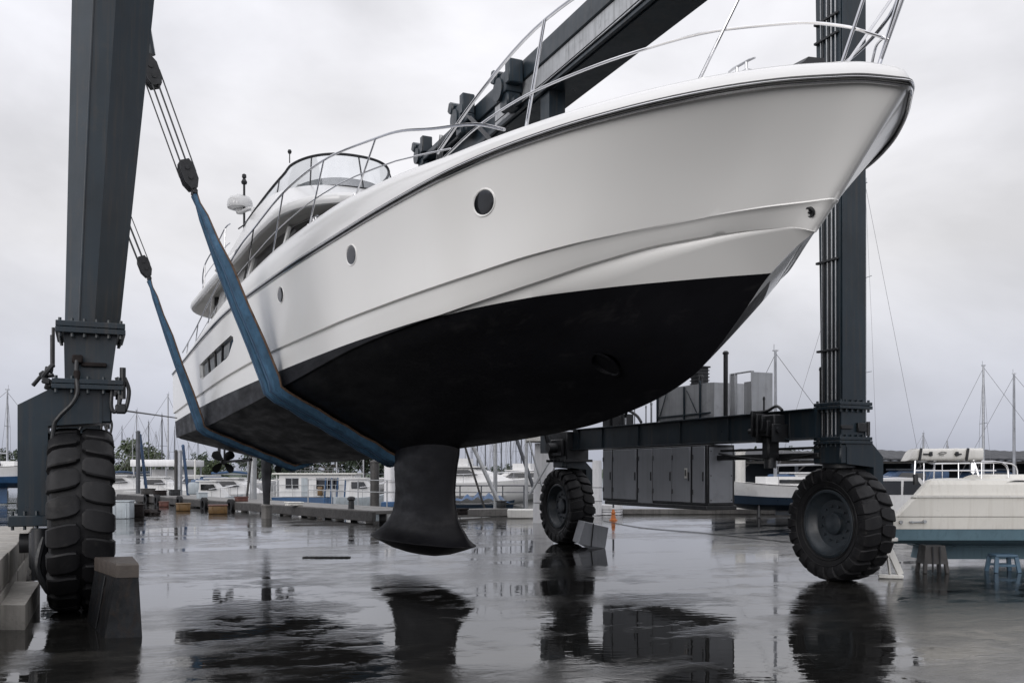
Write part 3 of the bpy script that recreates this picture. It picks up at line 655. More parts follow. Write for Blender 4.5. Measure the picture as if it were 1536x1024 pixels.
# ------------------------------------------------------------------ lifting slings
def sling(name_label, uc, uk, lb, zb, lt, zt, n_rope, wide):
    root = thing('lifting_sling', name_label, 'sling', FY @ Vector((lb, uc, zb-.45)), TY, 'slings that carry the yacht')
    cb, cz, kz = CB(uc), CZ(uc), KZ(uk)
    a0, z0_ = LC-lb-.10, zb-.33; a1, z1_ = cb+.13, cz+.16
    P = [(a0+(a1-a0)*s_, z0_+(z1_-z0_)*s_, w_) for s_, w_ in ((0, .0), (.05, .06), (.12, .22), (.25, .48), (.4, .70), (.6, .88), (.8, .97))] + [(a1, z1_, 1), (cb+.10, cz-.02, 1), (cb-.05, cz-.12, 1)]
    path = [(b, uc, z, w_) for b, z, w_ in P]
    for k in range(1, 8):
        s = k/8; bb_ = (cb-.05)*(1-s); path.append((bb_, uc+(uk-uc)*min(1, s*1.15), cz-.12+(kz-.09-cz+.12)*s, 1))
    path.append((0.0, uk, kz-.10, 1))
    for b, u, z, w_ in path[:-1][::-1]: path.append((-b, u, z, w_))
    pts = [Vector(p[:3]) for p in path]
    for side in (-1, 1):
        m = MB(FY); rings = []; e1 = []; e2 = []
        for i, (b, u, z, w_) in enumerate(path):
            d = (pts[min(i+1, len(pts)-1)]-pts[max(0, i-1)]); d.y = 0; d.normalize(); nrm = Vector((-d.z, 0, d.x))
            if nrm.dot(Vector((b, 0, z-4.5))) < 0: nrm = -nrm
            hw = .035+(wide/2-.05)*w_; th = .03+(.018+.075*wide)*w_; cu = u+side*(.05+(wide/2)*w_*1.0)
            wob = .015*sin(i*1.7+side*2)*w_
            c = Vector((b, cu+wob, z))+nrm*(.02*w_+.012*sin(i*2.9+side))
            a_ = Vector((0, 1, 0))*hw
            rr = [c-a_-nrm*th, c-a_+nrm*th*.7, c-a_*.8+nrm*th, c+a_*.8+nrm*th, c+a_+nrm*th*.7, c+a_-nrm*th]
            rings.append([YP(*q) for q in rr])
            e1.append(YP(*(c+a_*side-nrm*th*.95)))
        m.loft(rings); st = m.build('strap', M['strap'], root, 50)
        if side < 0:
            m = MB(FY); m.tube(e1, [.010+.012*p[3] for p in path], 6); m.build('strap_edge', M['strap_edge'], st)
        m = MB(FY); m.tube([Vector(r[3])*.5+Vector(r[2])*.5 for r in rings], [.006+.006*p[3] for p in path], 5); m.build('strap_seam', M['tarp'], st)
    # blocks: cheek plates, sheaves and pins
    dirv = Vector((lb-lt, 0, zb-zt)).normalized(); X = Vector((dirv.z, 0, -dirv.x)); Yv = Vector((0, 1, 0)); rot = Matrix((X, Yv, dirv)).transposed()
    def block(name, c, flip):
        m = MB(FY); c = Vector(c); c0 = c.copy(); s_ = -1 if flip else 1
        for y in (-.16, -.055, .055, .16):
            oc = [(-.10, .30), (.10, .30), (.155, .14), (.155, -.16), (.07, -.34), (-.07, -.34), (-.155, -.16), (-.155, .14)]
            m.extr([c + X*a + dirv*(b*-s_) + Yv*(y-.018) for a, b in oc], Yv*.036)
        for z_ in (.12, -.10):
            m.cyl(c+dirv*(z_*-s_)-Yv*.2, c+dirv*(z_*-s_)+Yv*.2, .05)
        m.cyl(c+dirv*(.12*-s_)-Yv*.15, c+dirv*(.12*-s_)+Yv*.15, .13, n=20)
        m.box(c+dirv*(.36*s_), (.11, .2, .2), rot, .02); m.cyl(c+dirv*.40*s_-Yv*.16, c+dirv*.40*s_+Yv*.16, .05)
        for v_ in m.bm.verts: v_.co = c0 + (v_.co-c0)*.76
        return m.build(name, M['black'], root)
    block('lower_block', (lb, uc, zb), False)
    block('upper_block', (lt, uc, zt), True)
    for k in range(n_rope):
        o = (k-(n_rope-1)/2)/max(1, n_rope-1)
        m = MB(FY); m.tube([Vector((lt, uc, zt))+X*(o*.24)+Yv*(.1*((k % 2)*2-1)), Vector((lb, uc, zb))+X*(o*.24)+Yv*(.1*((k % 2)*2-1))], .012, 6); m.build('hoist_rope', M['rope'], root)
    m = MB(FY); m.tube([Vector((lt, uc, zt+.3)), Vector((lt-.15, uc, zt+1.2)), Vector((lt-.55, uc, 11.4))], .07, 8); m.build('hanger', M['steel'], root)
    pb = Vector((2*LC-lb, uc, zb)); m = MB(FY); m.bb(pb.x-.15, pb.x+.15, uc-.2, uc+.2, zb-.45, zb+.2, .04); m.build('far_block', M['black'], root)
    m = MB(FY)
    for k in range(5): m.tube([pb+Vector((k*.05-.1, 0, .1)), Vector((11.3+k*.04, max(uc+1, 23.0), 11.5))], .012, 6)
    m.build('far_ropes', M['rope'], root)
    return root
sling('near blue lifting sling with two worn webbing belts crossing the hull just behind the keel', 16.5, 16.75, 2.865, 6.75, 2.28, 8.35, 6, .36)
sling('far blue lifting sling crossing the hull by the stern and the rectangular hull window', 23.7, 23.7, 3.12, 6.62, 2.45, 8.35, 5, .22)

# ------------------------------------------------------------------ the travel lift
lift = thing('travel_lift', 'dark blue grey travel lift gantry on huge black tyres straddling the white yacht', 'boat lift', FL @ Vector((5.4, 16, 0)), TL)
def upx(px, l): return l/tan(atan((px-768)/FPX)+TL)
def zpx(py, l, u): return HC+(HOR-py)/FPX*(u*cos(TL)+l*sin(TL))

def tyre_mesh(Rr, W, n):
    m = MB(); X = (1, 0, 0)
    prof = [(.57, -.33), (.60, -.40), (.70, -.47), (.80, -.495), (.88, -.485), (.925, -.45), (.945, -.30), (.948, 0), (.945, .30), (.925, .45), (.88, .485), (.80, .495), (.70, .47), (.60, .40), (.57, .33)]
    m.lathe([(r*Rr, h*W) for r, h in prof], (0,0,0), X, 72, cap=False)
    for r in (.64, .74):
        for s in (-1, 1): m.lathe([(r*Rr-.008, s*(.43 if r < .7 else .482)*W), (r*Rr, s*(.452 if r < .7 else .497)*W), (r*Rr+.008, s*(.44 if r < .7 else .484)*W)], (0,0,0), X, 72, cap=False)
    st = [(.015, 1.0, .20), (.075, 1.003, .345), (.20, 1.004, .395), (.34, 1.0, .395), (.44, .985, .375), (.515, .945, .32), (.54, .87, .27), (.512, .81, .22)]
    pitch = 2*pi/n
    for s in (-1, 1):
        for k in range(n):
            a0 = k*pitch + (pitch/2 if s < 0 else 0); rings = []
            for i, (h, r, wd) in enumerate(st):
                v = i/(len(st)-1); a = a0 + pitch*(.16*max(0, h-.06)/.4)
                w_ = wd*pitch; rb = r-.085 if h < .46 else r-.065
                sh = .0 if 0 < i < len(st)-1 else .02
                hh = s*h*W
                def P(aa, rr, hx=0): return Vector((hh*(1 if rr > rb else (.93 if h > .46 else 1)), cos(aa)*rr*Rr, sin(aa)*rr*Rr))
                rings.append([P(a-w_*1.06, rb), P(a-w_, r-.012-sh), P(a-w_*.86, r-sh), P(a+w_*.86, r-sh), P(a+w_, r-.012-sh), P(a+w_*1.06, rb)])
            m.loft(rings)
    return m
def wheel(loc, Rr, W, n, spin=0, rz=0):
    m = MB(); X = (1, 0, 0)
    for s in (-1, 1):
        m.lathe([(.585*Rr, s*.30*W), (.60*Rr, s*.415*W), (.575*Rr, s*.43*W), (.545*Rr, s*.40*W), (.53*Rr, s*.33*W), (.44*Rr, s*.22*W), (.42*Rr, s*.17*W), (.20*Rr, s*.14*W), (.19*Rr, s*.24*W), (.15*Rr, s*.27*W), (.001, s*.275*W)], (0,0,0), X, 48, cap=False)
        m.lathe([(.565*Rr, s*.405*W), (.567*Rr, s*.435*W), (.553*Rr, s*.438*W), (.55*Rr, s*.405*W)], (0,0,0), X, 48, cap=False)
        for k in range(12):
            a = 2*pi*k/12; c = Vector((s*.155*W, cos(a)*.31*Rr, sin(a)*.31*Rr)); m.cyl(c, c+Vector((s*.06*W, 0, 0)), .022*Rr, n=6)
    o = m.build('wheel', M['rim'], None, 38); o.parent = lift
    o.location = (ROOTM[lift.name].inverted() @ FL) @ Vector(loc); o.rotation_euler = (spin, 0, rz)
    ty = tyre_mesh(Rr, W, n).build('tyre', M['rubber'], None, 30); ty.parent = o
    return o
wheel((-.06, 12.75, 1.125), 1.125, .68, 21, .1)
wheel((10.87, 11.32, .90), .90, .60, 22, .35)
wheel((10.55, 19.98, .90), .90, .60, 22, .9)
wheel((-.06, 21.3, 1.125), 1.125, .68, 21, .5)

def yoke(l, u, zt, zb, hw, arm_l0, arm_l1, arm_z, foot, s, dep=.34, nm='fork'):
    m = MB(FL)
    m.bb(l-hw, l+hw, u-dep, u+dep, zb, zt, .02)
    poly = [(l-s*hw*.6, zt), (arm_l1 if False else l+s*(hw-.05), zt+.10), (arm_l0, zt-.20), (arm_l0, arm_z), (arm_l1, arm_z), (arm_l1, zb-.05), (l-s*hw*.6, zb-.0)]
    m.extr([(a, u-dep*1.05, z) for a, z in poly], (0, dep*2.1, 0))
    o = m.build(nm, M['steel'], lift)
    m = MB(FL); m.bb(min(arm_l0, arm_l1)-.1, max(arm_l0, arm_l1)+.06, u-dep-.08, u+dep+.08, arm_z-.13, arm_z, .012)
    for k in range(4):
        for du in (-dep-.03, dep+.03):
            c = (min(arm_l0, arm_l1)-.05+k*(abs(arm_l1-arm_l0)+.06)/3, u+du, arm_z-.17); m.cyl(c, (c[0], c[1], arm_z+.05), .02, n=6)
    m.build('foot_flange', M['steel'], o)
    m = MB(FL); m.cyl((arm_l0, u, arm_z-.35 if arm_z > 1.1 else arm_z-.1), (l, u, arm_z-.35 if arm_z > 1.1 else arm_z-.1), .12, n=18); m.build('axle', M['black'], o)
    return o
def flange(l0, l1, u0, u1, z0, z1, nb=6, parent=None):
    m = MB(FL); zm = (z0+z1)/2
    m.bb(l0, l1, u0, u1, z0, zm-.004, .006); m.bb(l0+.004, l1-.004, u0+.004, u1-.004, zm+.002, z1, .006)
    for k in range(nb):
        a = l0+.05+(l1-l0-.1)*k/(nb-1)
        for u in (u0+.045, u1-.045): m.cyl((a, u, z0-.045), (a, u, z1+.035), .021, n=6)
    for k in range(1, nb-1):
        a = u0+.05+(u1-u0-.1)*k/(nb-1)
        for l in (l0+.045, l1-.045): m.cyl((l, a, z0-.045), (l, a, z1+.035), .021, n=6)
    return m.build('bolted_flange', M['steel'], parent or lift)
# --- near left leg
def leg_section(lL, lR, u0, z):
    w_ = lR-lL; return [(lL, u0+.30, z), (lL+.27*w_, u0, z), (lL+.53*w_, u0, z), (lR, u0+.40, z), (lR, u0+.82, z), (lL, u0+.82, z)]
for u0 in (12.36, 20.9):
    m = MB(FL); m.loft([leg_section(-.245, .375, u0, 3.47), leg_section(-.165, .77, u0, 7.55), leg_section(-.10, 1.10, u0, 11.3)])
    leg = m.build('column', M['steel'], lift, 20)
    m = MB(FL); m.tube([(-.245+.27*.62-.005, u0-.006, 3.5), (-.165+.27*.935-.005, u0-.006, 7.55), (-.1+.27*1.2, u0-.006, 11.2)], .012, 5); m.build('weld_seam', M['steel'], leg)
    flange(-.34, .43, u0-.10, u0+.92, 3.37, 3.51)
    m = MB(FL); m.loft([[(l, u, z) for l, u in ((a, u0+.05), (b, u0+.0), (b, u0+.78), (a, u0+.78))] for z, a, b in ((2.80, -.24, .27), (3.37, -.25, .34))]); lc_ = m.build('lower_column', M['steel'], lift)
    flange(-.38, .41, u0-.12, u0+.92, 2.70, 2.82, 5)
    yoke(.0, u0+.39, 2.70, 2.31, .28, -.74, -.42, 1.20, 0, -1)
    # brackets, shackles, hoses
    m = MB(FL)
    for k, (a, b) in enumerate(((-.36, 3.42), (-.37, 3.33))): m.cyl((a-.0, u0-.05, b), (a, u0-.05, 2.95), .018+.006*k, n=8)
    m.tube(smooth([(-.36, u0-.06, 2.98), (-.42, u0-.08, 2.9), (-.46, u0-.05, 2.82), (-.36, u0-.04, 2.76)]), .03, 8)
    for k in range(7):
        random.seed(k+40); m.box((-.36-.12*random.random(), u0-.05+.2*random.random(), 2.72+.24*random.random()), (.09, .09, .07), Matrix.Rotation(random.random(), 3, 'Y'), .01)
    m.tube([(-.58, u0+.1, 2.74), (-.50, u0+.05, 2.84), (-.36, u0, 2.86)], .025, 8)
    m.build('valve_block', M['black'], lift)
    m = MB(FL)
    for k, a in enumerate((.33, .42)):
        m.tube(smooth([(a, u0-.05, 2.86), (a+.05, u0-.05, 2.70), (a+.02, u0-.05, 2.5), (a-.03, u0-.05, 2.44), (a-.06, u0-.05, 2.52), (a-.05, u0-.05, 2.7)]), .024, 8)
    m.cyl((.40, u0-.05, 2.6), (.40, u0-.05, 2.98), .035, n=8); m.box((.38, u0-.03, 2.48), (.13, .1, .12), None, .02)
    m.build('shackle', M['black'], lift)
    m = MB(FL); m.tube(smooth([(-.11, u0-.06, 3.04), (-.11, u0-.10, 2.85), (-.10, u0-.12, 2.66), (-.16, u0-.12, 2.52), (-.30, u0-.1, 2.36), (-.36, u0-.06, 2.2), (-.40, u0-.04, 1.5), (-.40, u0-.02, .6)]), .026, 8); m.build('hydraulic_hose', M['black'], lift)
    m = MB(FL); m.lathe([(.03, 0), (.038, .02), (.03, .06), (.036, .1), (.03, .2), (.042, .26), (.03, .3)], (-.105, u0-.1, 2.62), (0,0,1), 10)
    m.box((-.1, u0-.03, 3.06), (.12, .1, .1), None, .015); m.bb(-.06, .22, u0-.04, u0+.04, 2.98, 3.03, .008); m.build('rusty_fitting', M['rust'], lift)
m = MB(FL); m.bb(-.62, -.40, 12.3, 12.95, .55, 1.02, .05, 2); m.cyl((-.5, 12.25, .45), (-.5, 12.25, 1.05), .09); m.tube(smooth([(-.46, 12.2, .95), (-.52, 12.15, .6), (-.42, 12.15, .35), (-.38, 12.2, .3)]), .04, 8); m.build('hub_motor', M['black'], lift)
m = MB(FL); zb_ = 2.37; uu = 12.36+.39-.34-.004
for seg in (((-.075,.075),(-.10,.08),(-.115,.062),(-.105,.045),(-.085,.036),(-.075,.02),(-.09,.004),(-.115,.01)), ((-.05,.0),(-.05,.08)), ((-.02,.0),(.012,.085),(.045,.0)), ((-.008,.03),(.033,.03))):
    for (a1,b1),(a2,b2) in zip(seg, seg[1:]): m.beam((a1, uu, zb_+b1), (a2, uu, zb_+b2), .004, .014, (1, 0, 0) if abs(a2-a1) < abs(b2-b1) else (0, 0, 1), .0)
m.build('faded_stencil', M['stencil'], lift, 0)
m = MB(FL); m.tube([(.40, 12.3, 2.46), (1.05, 12.6, 2.40)], [.012, .008], 6); m.build('tie_rod', M['wire'], lift)
# --- near right leg
l0, u0 = 10.60, 11.0
m = MB(FL); m.loft([[(l0, u0, z), (l0+.50, u0, z), (l0+.50, u0+d, z), (l0, u0+d, z)] for z, d in ((2.16, .43), (2.75, .43), (11.36, .60))]); col = m.build('column', M['steel'], lift, 20)
m = MB(FL); m.bb(l0-.022, l0-.003, u0+.0, u0+.045, 2.8, 11.3, .004); m.bb(l0-.004+.004, l0+.10, u0-.02, u0-.003, 2.8, 11.3, .004); m.build('corner_angle', M['steel'], col)
for k, (du, r, mt) in enumerate(((.09, .014, 'galv'), (.17, .017, 'galv'), (.215, .011, 'black'), (.26, .016, 'galv'), (.335, .013, 'black'), (.38, .010, 'galv'))):
    m = MB(FL); m.tube([(l0-.03, u0+du, 2.2), (l0-.03, u0+du*1.02, 5), (l0-.03, u0+du*1.15, 11.3)], r*.72, 8); m.build('service_pipe', M[mt], col)
for z in (3.6, 5.0, 6.4, 7.6, 8.5, 8.8, 10):
    m = MB(FL); m.bb(l0-.06, l0-.002, u0+.03, u0+.44+.012*z, z, z+.035, .004); m.build('pipe_clamp', M['black'], col)
flange(l0-.09, l0+.58, u0-.07, u0+.52, 2.69, 2.80, 6)
flange(l0-.09, l0+.58, u0-.07, u0+.52, 2.15, 2.26, 6)
yoke(l0+.25, 11.27, 2.15, 1.84, .30, 11.42, 11.22, .9, 0, 1, .30)
m = MB(FL); m.cyl((10.85, 11.3, 1.78), (10.85, 11.3, 1.9), .26, n=20); m.build('turntable', M['black'], lift)
m = MB(FL); m.bb(l0-.03, l0+.2, u0-.04, u0, 2.38, 2.44, .006); m.bb(l0+.3, l0+.48, u0-.05, u0, 2.34, 2.48, .01); m.cyl((l0+.52, u0-.03, 2.28), (l0+.52, u0-.03, 2.5), .03); m.build('leg_bracket', M['black'], lift)
# --- far right wheel support
m = MB(FL); m.bb(10.3, 10.9, 19.5, 20.4, 2.0, 2.68, .02); m.bb(10.22, 10.3, 19.6, 20.2, 2.1, 2.5, .02); m.cyl((10.22, 19.9, 2.3), (10.0, 19.9, 2.3), .12); m.cyl((10.25, 20.2, 2.05), (10.1, 20.2, 2.65), .05)
for k in range(6): m.bb(10.2, 10.95, 19.4+k*.19, 19.43+k*.19, 1.96, 2.02, .005)
m.build('steering_gear', M['black'], lift)
yoke(10.58, 19.95, 1.98, 1.83, .28, 11.1, 10.93, .85, 0, 1, .26)
m = MB(FL); m.loft([[(10.55, 20.9, z), (11.0, 20.9, z), (11.0, 21.4, z), (10.55, 21.4, z)] for z in (2.2, 11.30)]); m.build('column', M['steel'], lift)
# --- right hand side beams
m = MB(FL); m.loft([[(a, u, z) for a, z in ((10.47, 2.26), (10.80, 2.26), (10.80, 2.70), (10.47, 2.70))] for u in (11.43, 19.5)]); sb = m.build('lower_side_beam', M['steel'], lift)
m = MB(FL)
for u in (12.0, 13.6, 15.1, 16.6, 18.1, 19.2): m.bb(10.44, 10.472, u-.008, u+.008, 2.27, 2.69, .003)
m.bb(10.40, 10.82, 11.45, 19.5, 2.70, 2.722, .004); m.bb(10.40, 10.82, 11.45, 19.5, 2.238, 2.26, .004); m.build('beam_flange', M['steel'], sb)
m = MB(FL)
m.bb(10.22, 10.46, 12.1, 12.62, 2.30, 2.66, .02); m.bb(10.25, 10.5, 12.28, 12.46, 1.92, 2.30, .03); m.cyl((10.36, 12.36, 1.78), (10.36, 12.36, 1.95), .10); m.cyl((10.25, 12.0, 2.4), (10.25, 12.75, 2.4), .05)
for k in range(5): m.bb(10.15, 10.5, 12.05+.13*k, 12.09+.13*k, 2.2+.1*(k % 3), 2.5+.06*k, .008)
m.tube(smooth([(10.3, 12.0, 2.72), (10.35, 12.2, 2.80), (10.4, 12.5, 2.74), (10.4, 12.9, 2.73)]), .025, 8); m.build('winch_motor', M['black'], lift)
m = MB(FL); m.bb(10.5, 10.62, 11.4, 14.0, 1.93, 2.02, .008); m.bb(10.5, 10.6, 11.4, 13.9, 2.08, 2.12, .006); m.tube(smooth([(10.48, 11.5, 2.0), (10.46, 12.2, 1.92), (10.46, 13.0, 1.95), (10.48, 13.9, 2.05)]), .02, 6); m.build('hose_tray', M['black'], lift)
# cabinets under the beam
cu0, cu1 = 14.02, upx(904, 10.3)
m = MB(FL); m.bb(10.30, 10.92, cu0, cu1, 1.10, 2.22, .012); m.bb(10.26, 10.95, cu0-.03, cu1-.15, 1.02, 1.10, .01); cabn = m.build('engine_cabinet', M['black'], lift)
doors = [(904.5, 917, 'cab'), (919, 954, 'cab'), (957, 978, 'cab_light'), (979.2, 1007, 'cab'), (1008, 1035, 'cab'), (1038.5, 1056.5, 'cab')]
for a, b, mt in doors:
    ua, ub = upx(a, 10.28), upx(b, 10.28)
    m = MB(FL); m.bb(10.278, 10.302, ub, ua, 1.15 if mt == 'cab' else 1.09, 2.19, .006); d = m.build('cabinet_door', M['cab'], cabn)
    if mt == 'cab_light': d.data.materials[0] = M['cab']; d['label'] = 'cabinet door hanging slightly lower'
    if (ua-ub) > .25:
        m = MB(FL)
        for z in (1.3, 1.95): m.cyl((10.27, ua-.02, z), (10.27, ua-.02, z+.09), .012, n=6)
        m.bb(10.262, 10.279, ub+.02, ub+.05, 1.55, 1.72, .004); m.build('door_latch', M['black'], d)
m = MB(FL); m.bb(10.34, 10.86, cu0-.022, cu0-.003, 1.15, 2.17, .006); d = m.build('cabinet_door', M['cab'], cabn)
m = MB(FL)
for l in (10.37, 10.83):
    for z in (1.2, 1.65, 2.1): m.cyl((l, cu0-.03, z), (l, cu0-.01, z), .012, n=6)
m.build('screw', M['black'], d)
us_ = upx(1028, 10.27); m = MB(FL); m.bb(10.270, 10.2765, us_-.055, us_+.035, 1.60, 1.79, .003); dcl = m.build('sticker', M['offwhite'], cabn)
m = MB(FL); m.bb(10.266, 10.2695, us_-.03, us_-.005, 1.64, 1.76, .001); m.bb(10.266, 10.2695, us_+.005, us_+.02, 1.64, 1.76, .001); m.build('sticker_print', M['black'], dcl)
# tanks, screens and stack standing on the beam
ua, ub = upx(986, 10.52), upx(1066, 10.52)
m = MB(FL); m.loft([[(a, u, z) for a, u in ((10.52, ub+.12), (10.60, ub), (11.3, ub), (11.3, ua), (10.52, ua))] for z in (2.74, 3.38)]); tank = m.build('hydraulic_tank', M['cab_light'], lift, 20)
m = MB(FL)
for px in (986, 1026, 1050):
    u = upx(px, 10.5); m.bb(10.485, 10.515, u-.02, u+.02, 2.72, 3.36 if px != 1050 else 3.43, .004)
m.bb(10.49, 10.53, ub, ua, 2.80, 2.83, .004)
u1, u2 = upx(1030, 10.5), upx(1045, 10.5); m.beam((10.5, u1, 3.28), (10.5, u2, 2.84), .02, .02); u1, u2 = upx(1000, 10.5), upx(990, 10.5); m.beam((10.5, u1, 3.3), (10.5, u2, 2.84), .02, .02)
m.build('tank_frame', M['steel'], tank)
u = upx(1051, 10.9); m = MB(FL); m.bb(10.75, 11.0, u-.12, u+.12, 3.38, 3.74, .01)
for k in range(5): m.bb(10.735, 11.015, u-.135, u+.135, 3.42+k*.065, 3.44+k*.065, .003)
m.bb(10.72, 11.03, u-.15, u+.15, 3.74, 3.77, .005); m.build('exhaust_box', M['black'], lift)
for px, zt, r, mt in ((1088.5, 3.86, .042, 'black'), (1052, 3.5, .03, 'black'), (1231, 3.32, .02, 'black'), (938, 2.98, .022, 'galv'), (952, 3.2, .012, 'galv'), (969, 3.05, .014, 'galv'), (977, 3.1, .02, 'galv'), (923, 3.05, .03, 'black'), (1146, 2.95, .016, 'black')):
    u = upx(px, 10.6); m = MB(FL); m.cyl((10.6, u, 2.70), (10.6, u, zt), r, n=8); m.lathe([(r*1.3, 0), (r*1.4, .03), (r*.8, .06)], (10.6, u, zt), (0,0,1), 8); m.build('post', M[mt], lift)
u3, u4 = upx(1096, 10.55), upx(1128, 10.55)
m = MB(FL); m.bb(10.55, 10.57, u4, u4+.22, 2.74, 3.30, .004); m.bb(10.55, 10.57, u3-.12, u3, 2.74, 3.46, .004)
for u in (u3, u3-.13, u4): m.bb(10.53, 10.59, u-.012, u+.012, 2.72, 3.48, .004)
m.bb(10.54, 10.58, u4, u3, 3.46, 3.485, .004); m.bb(10.56, 11.0, u4-.005, u4+.005, 2.74, 3.46, .002); m.build('operator_screen', M['cab_light'], lift)
m = MB(FL)
for px in (915, 930): u = upx(px, 10.6); m.bb(10.5, 10.85, u-.16, u+.16, 2.70, 2.98, .01)
m.tube(smooth([(10.5, upx(938, 10.5), 2.9), (10.45, upx(945, 10.5), 3.02), (10.5, upx(955, 10.5), 2.9), (10.5, upx(962, 10.5), 2.75)]), .03, 6)
m.build('pump_unit', M['black'], lift)
# top beams
m = MB(FL); m.loft([[(a, u, z) for a, z in ((10.52, 11.36), (11.47, 11.36), (11.47, 12.5), (10.52, 12.5))] for u in (6.5, 29.6)]); tb = m.build('top_beam', M['steel'], lift, 20)
m = MB(FL); m.bb(10.50, 10.521, 8.0, 24.2, 11.44, 12.02, .003); m.build('beam_web_panel', M['steel_worn_sheen'], tb)
m = MB(FL); m.bb(10.44, 10.525, 6.5, 29.6, 12.03, 12.55, .015); m.bb(10.44, 10.525, 6.5, 29.6, 11.30, 11.43, .012); m.bb(10.6, 11.5, 6.5, 29.6, 11.30, 11.358, .01); m.build('beam_flange', M['steel'], tb)
m = MB(FL); m.tube(smooth([(10.42, 8, 11.9), (10.41, 12, 11.55), (10.42, 16, 11.5), (10.42, 20, 11.47), (10.42, 24, 11.52)]), .014, 6); m.tube(smooth([(10.43, 8, 12.0), (10.42, 13, 11.8), (10.42, 14.5, 11.45), (10.42, 23, 11.42)]), .018, 6); m.build('power_cable', M['black'], tb)
def winch(u, z, sc, l=10.25):
    m = MB(FL)
    m.box((l, u, z), (.5*sc, .75*sc, .55*sc), None, .05*sc, 2); m.box((l-.05, u-.45*sc, z+.20*sc), (.42*sc, .28*sc, .62*sc), None, .03*sc)
    m.box((l-.1, u+.35*sc, z+.32*sc), (.45*sc, .4*sc, .35*sc), Matrix.Rotation(.5, 3, 'X'), .05*sc); m.cyl((l-.3*sc, u+.1*sc, z-.1*sc), (l+.3*sc, u+.1*sc, z-.1*sc), .3*sc, n=18)
    m.box((l, u-.1, z-.45*sc), (.4*sc, .5*sc, .4*sc), None, .04*sc); m.cyl((l, u+.3*sc, z-.5*sc), (l, u-.6*sc, z-.55*sc), .12*sc)
    m.build('trolley_winch', M['steel'], lift)
winch(22.7, 12.0, 1.0); winch(26.0, 12.35, .95); winch(29.6, 12.35, .85)
m = MB(FL); m.bb(10.1, 10.35, 25.3, 29.8, 12.0, 12.2, .03); m.build('trolley_rail', M['steel'], lift)
m = MB(FL); m.loft([[(a, u, z) for a, z in ((-.1, 11.3), (.62, 11.3), (.62, 12.5), (-.1, 12.5))] for u in (11.5, 30)]); m.build('top_beam', M['steel'], lift, 20)
# ------------------------------------------------------------------ ground and water
def sheet(name, poly, z, m_):
    m = MB(); m.f([m.v((x, y, z)) for x, y in poly]); return tag(m.build(name, m_, None, 0), kind='structure')
g = sheet('wet_yard_ground', [(-300, -80), (300, -80), (300, 52), (60, 52), (6, 50), (.2, 37.5), (-3.2, 32.5), (-5.2, 33.2), (-21.5, 56), (-32, 64), (-300, 66)], 0, M['ground'])
b = bmesh.new(); b.from_mesh(g.data)
for f in b.faces:
    if f.normal.z < 0: f.normal_flip()
bmesh.ops.triangulate(b, faces=b.faces[:]); b.to_mesh(g.data); b.free()
sheet('harbour_water', [(-4000, 25), (4000, 25), (4000, 5000), (-4000, 5000)], -.45, M['water'])
def far_land():
    m = MB(); random.seed(3); n = 90; rows = []
    for k in range(n+1):
        x = -1100+2200*k/n; h = .8+.7*sin(k*.7)+.5*sin(k*1.9+1)+.6*random.random(); rows.append([(x, 470, -1), (x, 475, 1+h*.4), (x, 500, 1.5+h), (x, 560, 1+h*.8), (x, 640, -1)])
    m.loft(rows, False); return tag(m.build('far_shore_hills', M['leaf_dk'], None, 0), kind='structure')
far_land()

# ------------------------------------------------------------------ foreground objects
def block_wall():
    a = Vector((-.4147, .91, 0)); r = Vector((.91, .4147, 0)); p0 = Vector((-8.66, 17.0, 0)); rz = math.atan2(-a.x, a.y)
    for i in range(6):                        # courses step along the wall, each block its own piece
        L_ = 1.55; s = i*L_
        c = p0 - a*(s+L_/2) - r*.38
        for j in range(2):
            o = thing('concrete_block', ['grey stained concrete block in the lower course of the wall by the left tyre', 'grey concrete block in the top course of the wall by the left tyre'][j], 'concrete block', (c.x, c.y, .375*j), rz, 'stacked wall blocks left of the tyre')
            m = MB(Matrix.Translation(c) @ Matrix.Rotation(rz, 4, 'Z')); m.bb(-.36-.01*((i*3+j) % 3), .36-.012*((i+j) % 2), -L_/2+.012, L_/2-.012, .375*j+.004, .375*j+.371, .018, 2)
            m.build('block_body', M['conc'], o)
block_wall()
def slab():
    o = thing('concrete_slab', 'pale flat concrete slab lying lowest at the left edge in front of the wall', 'concrete slab', (-5.75, 10.5, 0), 0)
    m = MB(); m.extr([(-5.28, 10.12, .0), (-5.28, 10.12, .27), (-7.6, 10.12, .27), (-7.6, 10.12, 0)], (-.95, 2.2, 0)); m.build('slab_body', M['conc'], o)
slab()
def rubble():
    m = MB(); m.box((-8.05, 15.0, .09), (.5, .9, .16), Matrix.Rotation(.5, 3, 'Z') @ Matrix.Rotation(.12, 3, 'X'), .03); m.box((-7.9, 14.6, .2), (.3, .5, .12), Matrix.Rotation(.2, 3, 'Z'), .02)
    tag(m.build('rubble_lump', M['conc_dk']), 'dark broken lump of concrete lying between the block wall and left tyre', 'rubble')
rubble()
